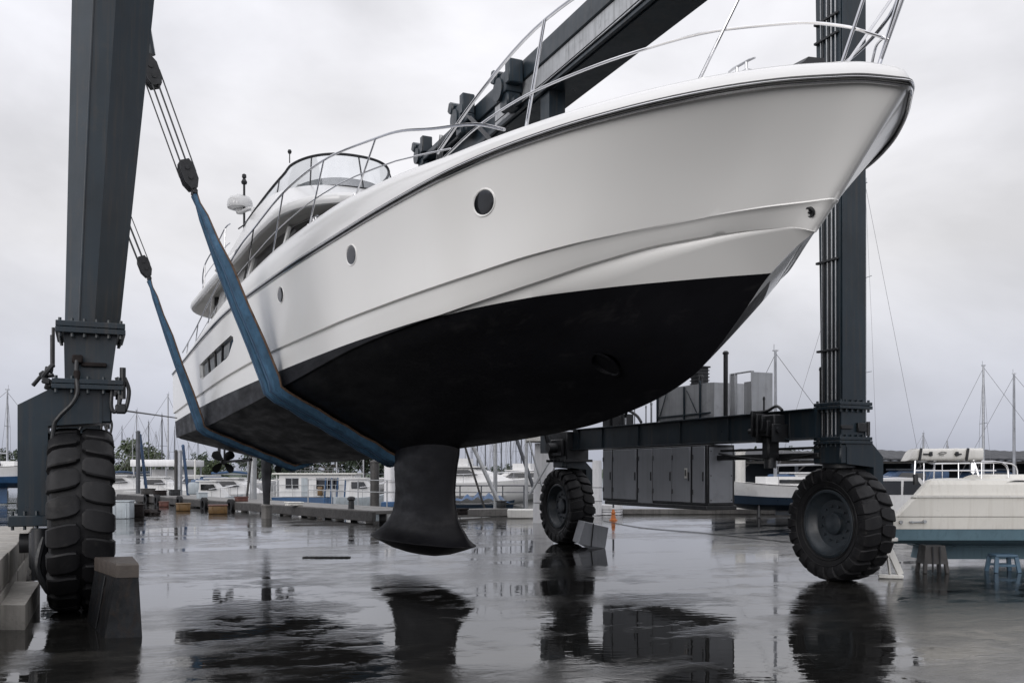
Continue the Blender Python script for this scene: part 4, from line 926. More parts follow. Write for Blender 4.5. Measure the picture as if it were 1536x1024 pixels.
def chock():
    o = thing('wheel_chock', 'tall rusty wedge chock with wooden cap standing in front of the left tyre', 'wheel chock', (-4.12, 9.85, 0))
    fr = [(-4.20, 9.67, 0), (-3.83, 9.70, 0)]; m = MB()
    A = [Vector((-4.20, 9.62, 0)), Vector((-3.835, 9.68, 0)), Vector((-4.36, 10.85, 0)), Vector((-4.90, 10.75, 0))]
    B = [Vector((-4.15, 9.84, .73)), Vector((-3.96, 9.88, .73)), Vector((-4.28, 10.5, .74)), Vector((-4.64, 10.42, .74))]
    def lerp(k): return [a.lerp(b, k) for a, b in zip(A, B)]
    m.loft([A, lerp(.3), lerp(.6), lerp(.82)]); m.build('chock_body', M['chock'], o, 20)
    m = MB(); top = [p.copy() for p in lerp(.82)]; c = sum(top, Vector())/4
    ex = [c+(p-c)*1.015 for p in top]; hi = [p+Vector((0, 0, .13)) for p in ex]; hi2 = [c+(p-c)*.98+Vector((0, 0, .15)) for p in top]
    m.loft([[p+Vector((0,0,.003)) for p in ex], hi, hi2]); m.build('wooden_cap', M['timber'], o, 20)
    m = MB(); d0 = lerp(.02)[0].lerp(lerp(.02)[3], .45); d1 = lerp(.8)[0].lerp(lerp(.8)[3], .45); nn = Vector((-.93, -.2, .25)); m.beam(d0+nn*.004, d1+nn*.004, .02, .012, nn, .002); m.build('plank_joint', M['black'], o)
chock()
def chock2():
    c = at(889, 822, 21.0); o = thing('wheel_chock', 'grey box shaped wheel chock leaning against the far small tyre', 'wheel chock', (c.x, c.y, 0), TL)
    Fm = Matrix.Translation((c.x, c.y, 0)) @ Matrix.Rotation(.25, 4, 'Z'); m = MB(Fm)
    m.extr([(-.36, -.1, .12), (-.22, -.12, .60), (.36, -.05, .47), (.30, .0, .0), (-.1, 0, .0)], (.08, .7, .02)); m.build('chock_body', M['cab'], o, 20)
    m = MB(Fm); m.beam((-.02, -.118, .57), (-.06, -.068, .04), .02, .03, (0, -1, 0), .003); m.build('chock_joint', M['black'], o)
chock2()
m = MB(); c = at(490, 836, 1400*1.7/127); m.box((c.x, c.y, .012), (.95, .16, .018), Matrix.Rotation(.05, 3, 'Z'), .003)
for k in range(9): m.box((c.x-.4+k*.1, c.y, .024), (.06, .1, .006), Matrix.Rotation(.05, 3, 'Z'), .001)
tag(m.build('drain_cover', M['black']), 'long narrow black drain cover set in the wet ground below the keel', 'drain cover')
m = MB(); pts = [at(x, y, 1400*1.68/(y-709)) for x, y in ((905, 780), (960, 790), (1040, 797), (1120, 805), (1220, 815), (1340, 823))]
m.tube(smooth([(p.x, p.y, .012) for p in pts]), .009, 6); tag(m.build('power_cable', M['black']), 'thin black cable lying across the wet ground below the cabinets', 'cable')

# ------------------------------------------------------------------ boats, generic
def hull_mb(F, L_, B, D, sheer=.12, transom=.75, full=.55, bottom=.35, z0=0.0, zl=None):
    """x = along (bow at +L/2), y across; returns ring lists per height band"""
    def st(k, n, h):
        x = -L_/2+L_*k/n; s = k/n
        bw = B/2*(transom+(1-transom)*sin(pi*min(s, .5)))*(1 if s < full else max(0.02, 1-((s-full)/(1-full))**2.2))
        fl = {0: bottom, 1: .86, 2: 1.0}[h]; zz = {0: 0.0+D*.45*max(0, (s-.7)/.3)**2, 1: D*.45+D*.12*max(0, (s-.7)/.3), 2: D+sheer*D*((s-.35)**2)*4*(.6 if s < .35 else 1.6)}[h]
        rake = {0: -.10*L_, 1: -.035*L_, 2: 0}[h]*max(0, (s-.6)/.4)
        return Vector((x+rake, bw*fl, z0+zz))
    n = 22; rings = []
    for k in range(n+1):
        P = [st(k, n, h) for h in range(3)]
        P = [Vector((P[0].x, 0, P[0].z-.06*D))] + P
        rings.append(P + [Vector((p.x, -p.y, p.z)) for p in P[1:][::-1]])
    return rings
def sailboat(label, px, Y, top_py, group=None, L_=8.0, head=.3, hullm='white', bootm=None, z0=-.45, D=1.25, spreader=True, rig=True, mastm='alu', r=.06, cabin=True, dz=0, boom=None, mast_only=False, name='sailboat', stands=False):
    P = at(px, HOR, Y); ht = HC+(HOR-top_py)/FPX*Y; P.x -= L_*.1*cos(head); P.y -= L_*.1*sin(head)
    o = thing(name, label, 'sailboat', (P.x, P.y, z0), head, group)
    F = Matrix.Translation((P.x, P.y, 0)) @ Matrix.Rotation(head, 4, 'Z')
    zd = z0+dz
    rings = hull_mb(F, L_, L_*.3, D, z0=zd)
    m = MB(F); m.loft(rings); h = m.build('hull', M[hullm], o, 35)
    if bootm:
        m = MB(F); sc = [[Vector((p.x*1.004, p.y*1.012, zd-.02+(p.z-zd)*.55)) for p in rg] for rg in rings]; m.loft(sc); m.build('boot_paint', M[bootm], o, 35)
    m = MB(F); m.loft([[Vector((p.x*.97, p.y*.93, p.z+.03)) for p in (rg[3], rg[4])] for rg in rings], False); m.build('deck', M['offwhite'], o, 35)
    if cabin:
        m = MB(F); m.loft([[(x, y, z) for x, y in ((-L_*.12, -b_), (L_*.16, -b_*.8), (L_*.22, 0), (L_*.16, b_*.8), (-L_*.12, b_))] for z, b_ in ((zd+D, L_*.09), (zd+D+.38, L_*.075))]); cb_ = m.build('coachroof', M['white'], o)
        for sgn in (-1, 1):
            m = MB(F); m.box((L_*.0, sgn*L_*.086, zd+D+.2), (L_*.16, .03, .14), None, .01); m.build('window', M['glass'], cb_)
    m = MB(F); x0 = L_*.1; base = zd+D*.9
    m.tube([(x0, 0, base), (x0, 0, base+(ht-base)*.6), (x0, 0, ht)], [r, r*.95, r*.7], 8); m.box((x0, 0, ht+.04), (.22, .05, .05), None, .01); m.cyl((x0+.05, 0, ht), (x0+.05, 0, ht+.28), .012, n=5); ms_ = m.build('mast', M[mastm], o)
    if spreader:
        m = MB(F); H_ = ht-base
        for q in ((.55,) if H_ < 9 else (.4, .7)): m.tube([(x0, -.55, base+H_*q), (x0, .55, base+H_*q)], .018, 5)
        m.build('spreader', M[mastm], ms_)
    m = MB(F); m.tube([(x0, 0, base+.9), (x0-L_*.38, 0, base+.95)], .05, 6); m.build('boom', M[mastm], ms_)
    if boom:
        m = MB(F); m.tube(smooth([(x0-.1, 0, base+1.0), (x0-L_*.15, .02, base+1.12), (x0-L_*.28, -.02, base+1.05), (x0-L_*.39, 0, base+1.0)]), [.09]*19, 8); m.build('sail_cover', M[boom], o)
    if rig:
        m = MB(F); H_ = ht-base; rw = .010 if Y < 70 else .014
        m.tube([(x0, 0, ht-.1), (L_*.48, 0, zd+D*1.15)], rw, 4); m.tube([(x0, 0, ht-.05), (-L_*.48, 0, zd+D)], rw, 4)
        for sgn in (-1, 1): m.tube([(x0, 0, ht-.2), (x0, sgn*.55, base+H_*.55), (x0-.1, sgn*L_*.14, zd+D)], rw*.8, 4)
        m.build('rigging', M['wire'], o, 0)
    if stands:
        for sx in (-.25, .2):
            for sgn in (-1, 1):
                m = MB(F); m.tube([(L_*sx, sgn*L_*.14, z0), (L_*sx, sgn*L_*.09, zd+D*.35)], .05, 6); m.build('boat_stand', M['black'], o)
        m = MB(F); m.loft([[(x, y, z) for x, y in ((-L_*.12, -.06), (L_*.1, -.06), (L_*.1, .06), (-L_*.12, .06))] for z in (z0+.08, zd+.1)]); m.build('keel', M[bootm or 'navy'], o)
    return o
def motorboat(label, px, Y, z0, L_, head, D=1.1, hullm='white', bootm=None, fly=True, canopy=None, group=None, name='motorboat'):
    P = at(px, HOR, Y); o = thing(name, label, 'motorboat', (P.x, P.y, z0), head, group)
    F = Matrix.Translation((P.x, P.y, 0)) @ Matrix.Rotation(head, 4, 'Z'); rings = hull_mb(F, L_, L_*.32, D, z0=z0, transom=.85, full=.5)
    m = MB(F); m.loft(rings); m.build('hull', M[hullm], o, 35)
    if bootm:
        m = MB(F); m.loft([[Vector((p.x*1.003, p.y*1.01, z0-.02+(p.z-z0)*.42)) for p in rg] for rg in rings]); m.build('boot_paint', M[bootm], o, 35)
    W_ = L_*.125; m = MB(F)
    m.loft([[(x, y, z) for x, y in ((xa, -w2), (xb, -w2*.8), (xc, 0), (xb, w2*.8), (xa, w2))] for z, xa, xb, xc, w2 in ((z0+D, -L_*.28, L_*.18, L_*.30, W_), (z0+D+.45, -L_*.28, L_*.12, L_*.2, W_*.95), (z0+D+1.0, -L_*.27, 0, L_*.06, W_*.85))]); cb_ = m.build('cabin', M['white' if hullm != 'navy' else 'tarp'], o, 25)
    for sgn in (-1, 1):
        m = MB(F); m.extr([(-L_*.24, sgn*W_*.985, z0+D+.5), (L_*.04, sgn*W_*.94, z0+D+.5), (-L_*.02, sgn*W_*.9, z0+D+.86), (-L_*.24, sgn*W_*.92, z0+D+.86)], (0, sgn*.02, 0)); m.build('window', M['glass'], cb_)
    m = MB(F); m.loft([[(x, y, z) for x, y in ((-L_*.33, -W_), (L_*.03, -W_*.9), (L_*.1, 0), (L_*.03, W_*.9), (-L_*.33, W_))] for z in (z0+D+1.01, z0+D+1.1)]); m.build('roof', M['white' if hullm != 'navy' else 'shed_dk'], o)
    if fly:
        m = MB(F); m.loft([[(x, y, z) for x, y in ((-L_*.2, -W_*.8), (-L_*.02, -W_*.7), (L_*.02, 0), (-L_*.02, W_*.7), (-L_*.2, W_*.8))] for z in (z0+D+1.1, z0+D+1.6)]); m.build('flybridge', M['white'], o)
    m = MB(F)
    for sgn in (-1, 1):
        m.tube(smooth([(-L_*.1, sgn*L_*.15, z0+D+.55), (L_*.25, sgn*L_*.14, z0+D+.7), (L_*.47, sgn*.1, z0+D+.9)]), .02, 5)
        for x, y in ((-.05, .15), (.1, .15), (.25, .14), (.4, .07)): m.cyl((L_*x, sgn*L_*y, z0+D), (L_*x, sgn*L_*y, z0+D+.62+.3*max(0, x)), .014, n=5)
    m.build('guard_rail', M['chrome'], o)
    if canopy:
        m = MB(F); m.box((-L_*.36, 0, z0+D+.6), (L_*.2, L_*.25, .75), None, .12, 2); m.build('canopy', M[canopy], o)
    return o
# ---- masts and boats, left
sailboat('blue and white sailboat propped ashore at the far left edge behind the concrete wall', 11, 50, 585, L_=7.5, head=.25, hullm='white', bootm='blue', z0=0, dz=.95, D=1.0, stands=True)
GL = 'moored sailboats left of the yacht stern'
for lab, px, Y, ty, mm, r, kw in (
    ('moored white sailboat whose tall thin mast stands just left of the yacht transom', 252, 82, 592, 'alu', .075, dict(boom='navy')),
    ('moored sailboat with bare grey mast, second mast left of the yacht transom', 243, 88, 622, 'alu_dk', .07, {}),
    ('moored sailboat with slim dark mast above the middle of the white canopy', 223, 95, 633, 'alu_dk', .06, {}),
    ('moored sailboat with short stayed mast right of the left tyre beside the trees', 205, 78, 616, 'wire', .04, dict(boom='tarp')),
    ('moored small sailboat whose faint mast is closest to the left tyre', 199, 105, 652, 'alu', .06, {}),
    ('moored sailboat behind the propeller with low white mast', 305, 100, 700, 'alu', .07, dict(boom='navy')),
    ('moored white sailboat seen under the stern right of the propeller', 372, 76, 690, 'alu', .08, dict(boom='blue'))):
    sailboat(lab, px, Y, ty, GL, L_=8+(px % 3), head=.4+(px % 7)*.35, mastm=mm, r=r, **kw)
def pile(label, px, Y, y0, r, mt='timber_dk', z0=-.6, lean=0.0, group=None, name='mooring_pile', cap=None):
    P = at(px, HOR, Y); zt = HC+(HOR-y0)/FPX*Y; o = thing(name, label, 'pile' if 'pile' in name else 'pole', (P.x, P.y, z0), 0, group)
    m = MB(); m.tube([(P.x+lean, P.y, z0), (P.x, P.y, zt)], [r*1.05, r], 10); m.build('shaft', M[mt], o)
    m = MB(); m.lathe([(r*1.12, -.08), (r*1.14, .0), (r*.6, .07)], (P.x, P.y, zt), (0,0,1), 10); m.build('top_cap', M[cap or mt], o)
    return o
pile('thick dark grey mooring pile left of the white canopy', 207, 60, 647, .13, 'alu_dk')
pile('dark slanting pole leaning against the thick mooring pile', 210, 60.5, 652, .09, 'tarp', lean=.55, name='leaning_pole')
pile('tall black mooring pile just below the yacht transom corner', 264, 58, 676, .10, 'timber_dk')
pile('pale grey mooring pile, middle of three below the transom corner', 270, 57, 676, .13, 'alu')
pile('dark blue slanting pole, right of three below the transom corner', 274.5, 58.5, 668, .09, 'tarp', lean=.42, name='leaning_pole')
pile('bare white signal pole left of the propeller', 292.5, 66, 690, .06, 'offwhite')
pile('grey mooring pile right of the propeller by the black skeg', 380, 50, 684, .17, 'galv')
pile('dark slanting pole between the propeller and the black skeg', 377, 49.5, 684, .06, 'timber_dk', lean=-.35, name='leaning_pole')
pile('short concrete pile at the pier edge directly below the black skeg', 400, 35, 757, .19, 'conc_dk')
def canopy():
    P = at(250, HOR, 74); o = thing('boat_canopy', 'white flat roofed boat canopy on posts among the masts left of the stern', 'canopy', (P.x, P.y, -.45))
    z = HC+.65; m = MB(); m.bb(P.x-2.1, P.x+2.0, 72, 77, z-.15, z+.38, .06, 2); m.build('canopy_roof', M['wrap'], o)
    m = MB(); m.bb(P.x-1.4, P.x+1.3, 74.5, 77, -.1, z-.35, .06); m.build('screen_panel', M['wrap'], o)
    for x in (-1.9, -.6, .6, 1.8):
        for y in (72.3, 76.7): m = MB(); m.cyl((P.x+x, y, -.6), (P.x+x, y, z-.14), .07); m.build('post', M['alu'], o)
canopy()
motorboat('small white motorboat moored under the white flat canopy', 246, 70, -.45, 5.5, .2, .8, fly=False)
motorboat('white motorboat with dark canopy right of the canopy posts below the stern', 288, 68, -.45, 6.5, 2.6, .9, fly=False, canopy='tarp')
motorboat('white motorboat partly hidden behind the right edge of the left tyre', 188, 72, -.45, 7, .3, .9, fly=False, hullm='white')
motorboat('low white motorboat with blue cover below the propeller shaft', 356, 62, -.45, 6.2, .15, .75, fly=False, canopy='blue')
motorboat('grey hulled launch covered with pale tarpaulin below the propeller', 322, 58, -.45, 3.4, .3, .6, fly=False, hullm='greybox', canopy='greybox')
# ---- pier
def pier():
    A = Vector((-4.6, 31.6, 0)); B = Vector((-24.2, 57.5, 0)); d = (B-A).normalized(); nrm = Vector((d.y, -d.x, 0))
    if nrm.y < 0: nrm = -nrm
    o = thing('timber_pier', 'low dark pier with deck and piles running behind the keel to the houseboat', 'pier', A, 0)
    Ln = (B-A).length; zt = .42
    m = MB(); m.beam(A+nrm*1.0+Vector((0,0,zt-.06)), B+nrm*1.0+Vector((0,0,zt-.06)), 2.2, .12, (0,0,1), .01); m.build('deck', M['conc_dk'], o)
    m = MB(); m.beam(A+Vector((0,0,zt-.2))-nrm*.08, B+Vector((0,0,zt-.2))-nrm*.08, .16, .34, (0,0,1), .015); m.build('edge_beam', M['timber_dk'], o)
    k = 0; s = .6
    while s < Ln:
        for q in (.1, 1.9):
            p = A+d*s+nrm*q; m = MB(); m.bb(p.x-.14, p.x+.14, p.y-.14, p.y+.14, -.8, zt-.12, .02); m.build('pile', M['conc_dk'], o)
        s += 2.3
    # rail
    m = MB()
    for k in range(9):
        p = A+d*(.5+k*2.3)+nrm*2.0
        if k < 5: m.cyl((p.x, p.y, zt), (p.x, p.y, zt+1.0), .025, n=6)
    for z in (.55, 1.0): m.tube([A+d*.5+nrm*2.0+Vector((0,0,zt+z)), A+d*9.7+nrm*2.0+Vector((0,0,zt+z))], .02, 6)
    m.build('handrail', M['galv'], o)
    m = MB(); p = A+d*2.0+nrm*.1; m.lathe([(.11, 0), (.1, .3), (.15, .34), (.13, .42), (.05, .45)], (p.x, p.y, zt), (0,0,1), 12); m.build('bollard', M['black'], o)
    for s in (13, 16.5, 20.2, 24, 26):
        p = A+d*s-nrm*.2; m = MB(); R_ = .34
        m.lathe([(R_, -.09), (R_*1.0, .09), (R_*.55, .09), (R_*.55, -.09), (R_, -.09)], (p.x, p.y, .2), nrm, 20, cap=False); m.build('tyre_fender', M['rubber'], o)
pier()
def crate(label, px, py, Y, sx, sy, sz, m_, cat='crate', name='crate', lid=None, rz=.3):
    p = at(px, py, Y); o = thing(name, label, cat, (p.x, p.y, max(0, p.z) if p.z > .05 else 0), rz); z = o.location.z
    F = Matrix.Translation((p.x, p.y, z)) @ Matrix.Rotation(rz, 4, 'Z')
    m = MB(F); m.bb(-sx/2, sx/2, -sy/2, sy/2, .005, sz, .025, 2)
    for k in (-.3, .3): m.bb(sx*k-.03, sx*k+.03, -sy/2-.018, sy/2+.018, .03, sz-.03, .006)
    m.build('body', M[m_], o)
    m = MB(F); m.bb(-sx/2-.025, sx/2+.025, -sy/2-.025, sy/2+.025, sz+.002, sz+.05, .015, 2); m.build('lid', M[lid or m_], o)
    return o
crate('pale blue grey metal locker standing right of the left tyre', 184, 777, 35, .68, .6, .62, 'greybox', 'locker', 'metal_locker', None, .1)
crate('dark brown scrap crate right of the pale locker', 205, 777, 36, .5, .6, .45, 'rust', 'crate')
crate('yellow and orange crate at the pier foot below the transom', 275, 766, 42, .6, .5, .3, 'yellow', 'crate')
crate('yellow crate with brown lid at the pier foot below the propeller', 327, 770, 39, .75, .6, .33, 'yellow', 'crate', 'crate', 'red')
crate('small red brown crate on the ground left of the yellow crates', 246, 764, 47, .45, .4, .22, 'red', 'crate')
for k, (px, py, lab) in enumerate(((218, 772, 'low dark heap of scrap metal right of the scrap crate'), (229, 767, 'small dark heap of scrap metal further right on the wet ground'))):
    p = at(px, py, 38); p.z = 0; m = MB(); random.seed(k)
    for q in range(7): m.box((p.x+random.uniform(-.3, .3), p.y+random.uniform(-.3, .3), .05+.16*random.random()), (.3*random.random()+.08, .25, .1), Matrix.Rotation(random.random()*3, 3, 'Z') @ Matrix.Rotation(random.random()-.5, 3, 'X'), .01)
    tag(m.build('scrap_heap', M['rust']), lab, 'scrap heap')
# ---- houseboat
def houseboat():
    Y = 58; a = at(408, HOR, Y); b = at(536, HOR, Y); cx = (a.x+b.x)/2; W = b.x-a.x
    o = thing('houseboat', 'white houseboat with blue hull and dark windows moored behind the pier', 'houseboat', (cx, Y, -.45), 0)
    m = MB(); m.loft([[(cx+x*W/2, Y+y, z) for x, y in ((-.97*q, 0), (-.85, -.2), (.95, -.2), (.97, 2.6), (-.85, 2.6))] for z, q in ((-.5, .96), (.18, 1.05))]); m.build('hull', M['blue'], o)
    zt = HC+(HOR-712)/FPX*Y+.02
    m = MB(); m.bb(cx-W*.42, cx+W*.47, Y, Y+2.4, .2, zt, .02); h = m.build('cabin', M['white'], o)
    m = MB(); m.bb(cx-W*.49, cx+W*.49, Y-.25, Y+2.6, zt+.01, zt+.10, .03, 2); m.build('roof', M['offwhite'], o)
    for x0, x1, z0, z1 in ((-.34, -.19, .75, 1.36), (.02, .28, .72, 1.36)):
        m = MB(); m.bb(cx+W*x0, cx+W*x1, Y-.03, Y-.003, z0, z1, .006); w_ = m.build('window', M['glass'], h)
        m = MB(); xm = cx+W*(x0+x1)/2; m.bb(xm-.02, xm+.02, Y-.05, Y-.031, z0, z1, .003); m.bb(cx+W*x0-.03, cx+W*x1+.03, Y-.045, Y-.031, z1, z1+.04, .003); m.bb(cx+W*x0-.03, cx+W*x1+.03, Y-.045, Y-.031, z0-.04, z0, .003); m.build('frame', M['alu'], w_)
    m = MB(); m.bb(cx-W*.155, cx-W*.08, Y-.03, Y-.003, .25, 1.4, .006); m.build('door', M['greybox'], h)
    m = MB()
    for x in (-.47, -.25, 0, .12, .25, .47): m.cyl((cx+W*x, Y-.2, .2), (cx+W*x, Y-.2, .95), .022, n=5)
    for z in (.55, .95): m.tube([(cx-W*.47, Y-.2, z), (cx+W*.47, Y-.2, z)], .016, 5)
    m.build('deck_rail', M['galv'], o)
    for x in (-.44, .44):
        m = MB(); m.cyl((cx+W*x, Y-.1, .2), (cx+W*x, Y-.1, zt), .03, n=6); m.build('roof_post', M['white'], o)
    m = MB()
    for x in (.13, .2, .27, .36): m.cyl((cx+W*x, Y-.5, -.5), (cx+W*x+.1, Y-.5, zt-.2), .05, n=6)
    m.build('blue_davit', M['blue'], o)
    m = MB(); m.bb(cx+W*.04, cx+W*.10, Y-.22, Y-.12, .3, .85, .03, 2); m.build('life_jacket_rack', M['yellow'], o)
    m = MB()
    for k in range(12): x = -.3+k*.055; m.cyl((cx+W*x, Y+.5, zt+.1), (cx+W*x, Y+.5, zt+.42), .014, n=4)
    for z in (.25, .42): m.tube([(cx-W*.3, Y+.5, zt+z), (cx+W*.31, Y+.5, zt+z)], .014, 5)
    m.build('roof_rail', M['wire'], o)
houseboat()
# ---- things between the houseboat and the keel
pile('square dark timber post with crossbars left of the keel', 562, 47, 692, .22, 'timber_dk', 0)
def wrapped(label, px0, px1, y0, y1, Y, name='wrapped_boat', cat='wrapped boat', z0=None, base=None):
    a = at(px0, y1, Y); b = at(px1, y0, Y); zb = a.z if z0 is None else z0; cx = (a.x+b.x)/2; W = b.x-a.x
    o = thing(name, label, cat, (cx, Y, zb)); m = MB(); rings = []
    random.seed(int(px0)); n = 28
    for i in range(9):
        s = i/8; z = zb+(b.z-zb)*s; ring = []
        for k in range(n):
            an = 2*pi*k/n; rr = 1+.06*sin(an*5+s*2)+.04*sin(an*9+1.3*s)+.02*random.random(); ring.append((cx+W/2*cos(an)*rr*(1-.10*s*s), Y+.45+W/2*min(1, .9/W+.3)*sin(an)*rr, z))
        rings.append(ring)
    m.loft(rings); m.build('wrapping', M['wrap'], o, 60)
    m = MB()
    for q in (.3, .62): m.tube([(x, y, z+.01) for x, y, z in rings[int(q*8)]]+[rings[int(q*8)][0]], .015, 5)
    m.build('lashing', M['wire'], o)
    if base:
        m = MB(); m.bb(cx-W*.6, cx+W*.6, Y-.2, Y+1.1, zb-.25, zb-.004, .03); m.build('base', M[base], o)
    return o
wrapped('white shrink wrapped bundle on a blue base left of the keel', 574, 592, 695, 752, 44, base='blue')
motorboat('silver motorboat with cluttered deck between houseboat and wrapped bundle', 545, 52, -.45, 3.2, .4, .8, fly=False, hullm='greybox')
# ---- between keel and far tyre
motorboat('large white motor yacht moored behind the blue boat right of the keel', 705, 62, -.45, 11, .12, 1.5)
motorboat('white cabin cruiser moored behind the leaning props', 772, 75, -.45, 9, 2.7, 1.3)
def blue_boat():
    Y = 41; a = at(684, 768, Y); b = at(762, 750, Y); cx = (a.x+b.x)/2; L_ = b.x-a.x+.6
    o = thing('workboat', 'low blue workboat with a crumpled blue tarpaulin right of the keel', 'workboat', (cx, Y, -.2))
    F = Matrix.Translation((cx, Y, 0)); m = MB(F); m.loft(hull_mb(F, L_, 1.1, .55, z0=-.2, transom=.9)); m.build('hull', M['navy'], o, 35)
    m = MB(F); m.loft([[Vector((p.x*1.01, p.y*1.06, .26+(p.z+.2)*.16)) for p in rg] for rg in hull_mb(F, L_, 1.1, .55, z0=-.2, transom=.9)]); m.build('rubbing_strake', M['offwhite'], o, 35)
    m = MB(F); random.seed(5); n, q = 22, 9; g = []
    for i in range(n+1):
        g.append([(-L_/2+.1+(L_-.3)*i/n, -.45+.9*j/q, .36+(.50*sin(pi*i/n)**.6*(1-.5*abs(j/q-.5)*2)+.06*random.random())*(0.55+.45*abs(sin(i*.75+.4))**2)) for j in range(q+1)])
    m.loft(g, False); m.build('tarpaulin', M['blue'], o, 60)
blue_boat()
def kerbwall(label, x0, y0, x1, y1, Y0, Y1, h, w_, m_, name='quay_wall', cat='wall', bulge=False):
    a = at(x0, HOR, Y0); b = at(x1, HOR, Y1); a.z = b.z = 0; o = thing(name, label, cat, ((a.x+b.x)/2, (a.y+b.y)/2, 0), 0)
    m = MB(); m.beam(a+Vector((0,0,h/2+.002)), b+Vector((0,0,h/2+.002)), w_, h, (0,0,1), .04 if bulge else .02); m.build('wall_body', M[m_], o)
    if bulge:
        m = MB(); c = a.lerp(b, .8); m.box((c.x, c.y, h+.2), (.8, .5, .38), None, .12, 3); m.build('upper_block', M[m_], o)
        m = MB(); c = a.lerp(b, .62); m.bb(c.x-.03, c.x+.03, c.y-w_/2-.02, c.y-w_/2+.05, .0, h, .005); m.build('joint', M['black'], o)
    return o
kerbwall('low dark concrete quay edge right of the keel below the blue boat', 679, 0, 760, 0, 36, 37, .30, .7, 'conc_dk')
kerbwall('white stained concrete barrier with rounded top block left of the far tyre', 761, 0, 832, 0, 35.2, 35.2, .34, .7, 'offwhite', 'concrete_barrier', 'barrier', True)
kerbwall('low dark kerb running behind the grey cabinets', 930, 0, 1185, 0, 38.5, 38.5, .22, .5, 'conc_dk', 'dark_kerb', 'kerb')
pile('galvanised prop leaning left beside the keel, the thicker of the two', 709, 38.5, 668, .085, 'galv', 0, 1.3, name='leaning_prop')
pile('thin dark prop leaning left right next to the keel', 697, 38.8, 668, .045, 'timber_dk', 0, .9, name='leaning_prop')
pile('dark prop leaning left towards the white wrapped pillar', 774, 38.2, 656, .075, 'alu_dk', 0, 1.1, name='leaning_prop')
pile('straight galvanised pole between the leaning props', 743, 39, 660, .085, 'galv', 0, name='steel_pole')
pile('slim upright grey pole beside the white wrapped pillar', 789.5, 37, 655, .07, 'galv', 0, name='steel_pole')
def pillar():
    o = wrapped('thick pillar wrapped in wrinkled white sheeting left of the far tyre', 801, 830, 664, 756, 31.5, 'wrapped_pillar', 'pillar', z0=0.0)
    a = at(818, 655, 31.5); m = MB(); m.bb(a.x-.65, a.x+.6, 31.3, 32.6, 2.75, 2.95, .03); m.build('top_plate', M['offwhite'], o)
    m = MB(); p = at(832, 690, 31.6)
    for s in (-1, 1): m.tube([(a.x+s*.1, 31.4, 1.2), (a.x+s*.55, 31.3, 2.75)], .035, 6)
    m.tube([at(795, 740, 31.3), at(832, 678, 31.3)], .05, 6); m.build('brace', M['galv'], o)
pillar()
wrapped('narrow white wrapped bundle right of the far tyre', 889, 904, 690, 772, 37, 'wrapped_bundle', 'wrapped bundle', z0=.02)
wrapped('low white sheeted pile on the ground behind the orange stand', 893, 935, 757, 773, 37.6, 'sheeted_pile', 'sheeted pile', z0=.02)
def handrail():
    a = at(672, 729, 43); b = at(800, 729, 43); o = thing('quay_handrail', 'horizontal grey handrail on the quay right of the keel', 'handrail', ((a.x+b.x)/2, 43, 0))
    m = MB()
    for y in (728, 738): m.tube([at(672, y, 43), at(805, y, 43)], .035 if y == 728 else .022, 6)
    m.build('rail', M['alu_dk'], o)
    for px in (690, 722, 754, 786):
        p = at(px, 728, 43); m = MB(); m.cyl((p.x, 43, -.5), (p.x, 43, p.z), .035, n=6); m.build('rail_post', M['alu_dk'], o)
handrail()
def cone():
    p = at(920, 780, 33.5); o = thing('orange_stand', 'orange cone stand with thin grey post below the grey cabinets', 'stand', (p.x, p.y, 0))
    m = MB(); m.lathe([(.15, .0), (.145, .03), (.10, .04), (.06, .22), (.08, .26), (.05, .34), (.045, .4)], (p.x, p.y, .002), (0,0,1), 18); m.build('cone', M['orange'], o)
    m = MB(); m.cyl((p.x, p.y, .45), (p.x, p.y, 1.3), .035); m.build('post', M['alu_dk'], o)
cone()
GC = 'sailboats moored far behind between keel and lift'
for lab, px, Y, ty, kw in (
    ('far sailboat with mast closest to the right side of the keel', 716, 85, 560, {}),
    ('far sailboat with double spreaders between the two leaning props', 728, 95, 560, {}),
    ('far sailboat with wide crosstrees just right of the straight galvanised pole', 752, 90, 560, dict(boom='navy')),
    ('far sailboat with slim mast left of the dark leaning prop', 766, 110, 560, {}),
    ('far sailboat with grey mast right of the dark leaning prop', 782, 100, 560, {}),
    ('far sailboat with thin mast left of the keel above the silver motorboat', 545, 95, 640, {}),
    ('far sailboat with thin mast rising above the houseboat roof', 505, 90, 640, {}),
    ('far sailboat whose mast shows beside the wrapped bundle left of the keel', 580, 105, 640, {})):
    sailboat(lab, px, Y, ty, GC, L_=8, head=.3+(px % 5)*.5, r=.07, mastm='alu' if px % 2 else 'alu_dk', **kw)
for k, (px, Y, ty) in enumerate(((183, 118, 640), (192, 110, 660), (214, 100, 668), (234, 120, 648), (262, 112, 640), (283, 116, 664), (297, 120, 655), (318, 125, 700), (340, 120, 690), (362, 118, 690))):
    sailboat('distant sailboat with thin bare mast in the hazy far row left of the skeg', px, Y, ty, 'far row of masts left', L_=7, head=.5*k, r=.05, D=1.1, mastm='alu' if k % 2 else 'alu_dk')
for k, (px, Y, ty) in enumerate(((698, 120, 640), (708, 105, 640), (735, 125, 640), (745, 115, 640), (759, 125, 640), (774, 130, 640), (790, 118, 640), (797, 110, 640))):
    sailboat('distant sailboat with thin bare mast in the crowded far row right of the keel', px, Y, ty, 'far row of masts right of the keel', L_=7, head=.4*k, r=.055, D=1.1, mastm='alu_dk' if k % 2 else 'alu')
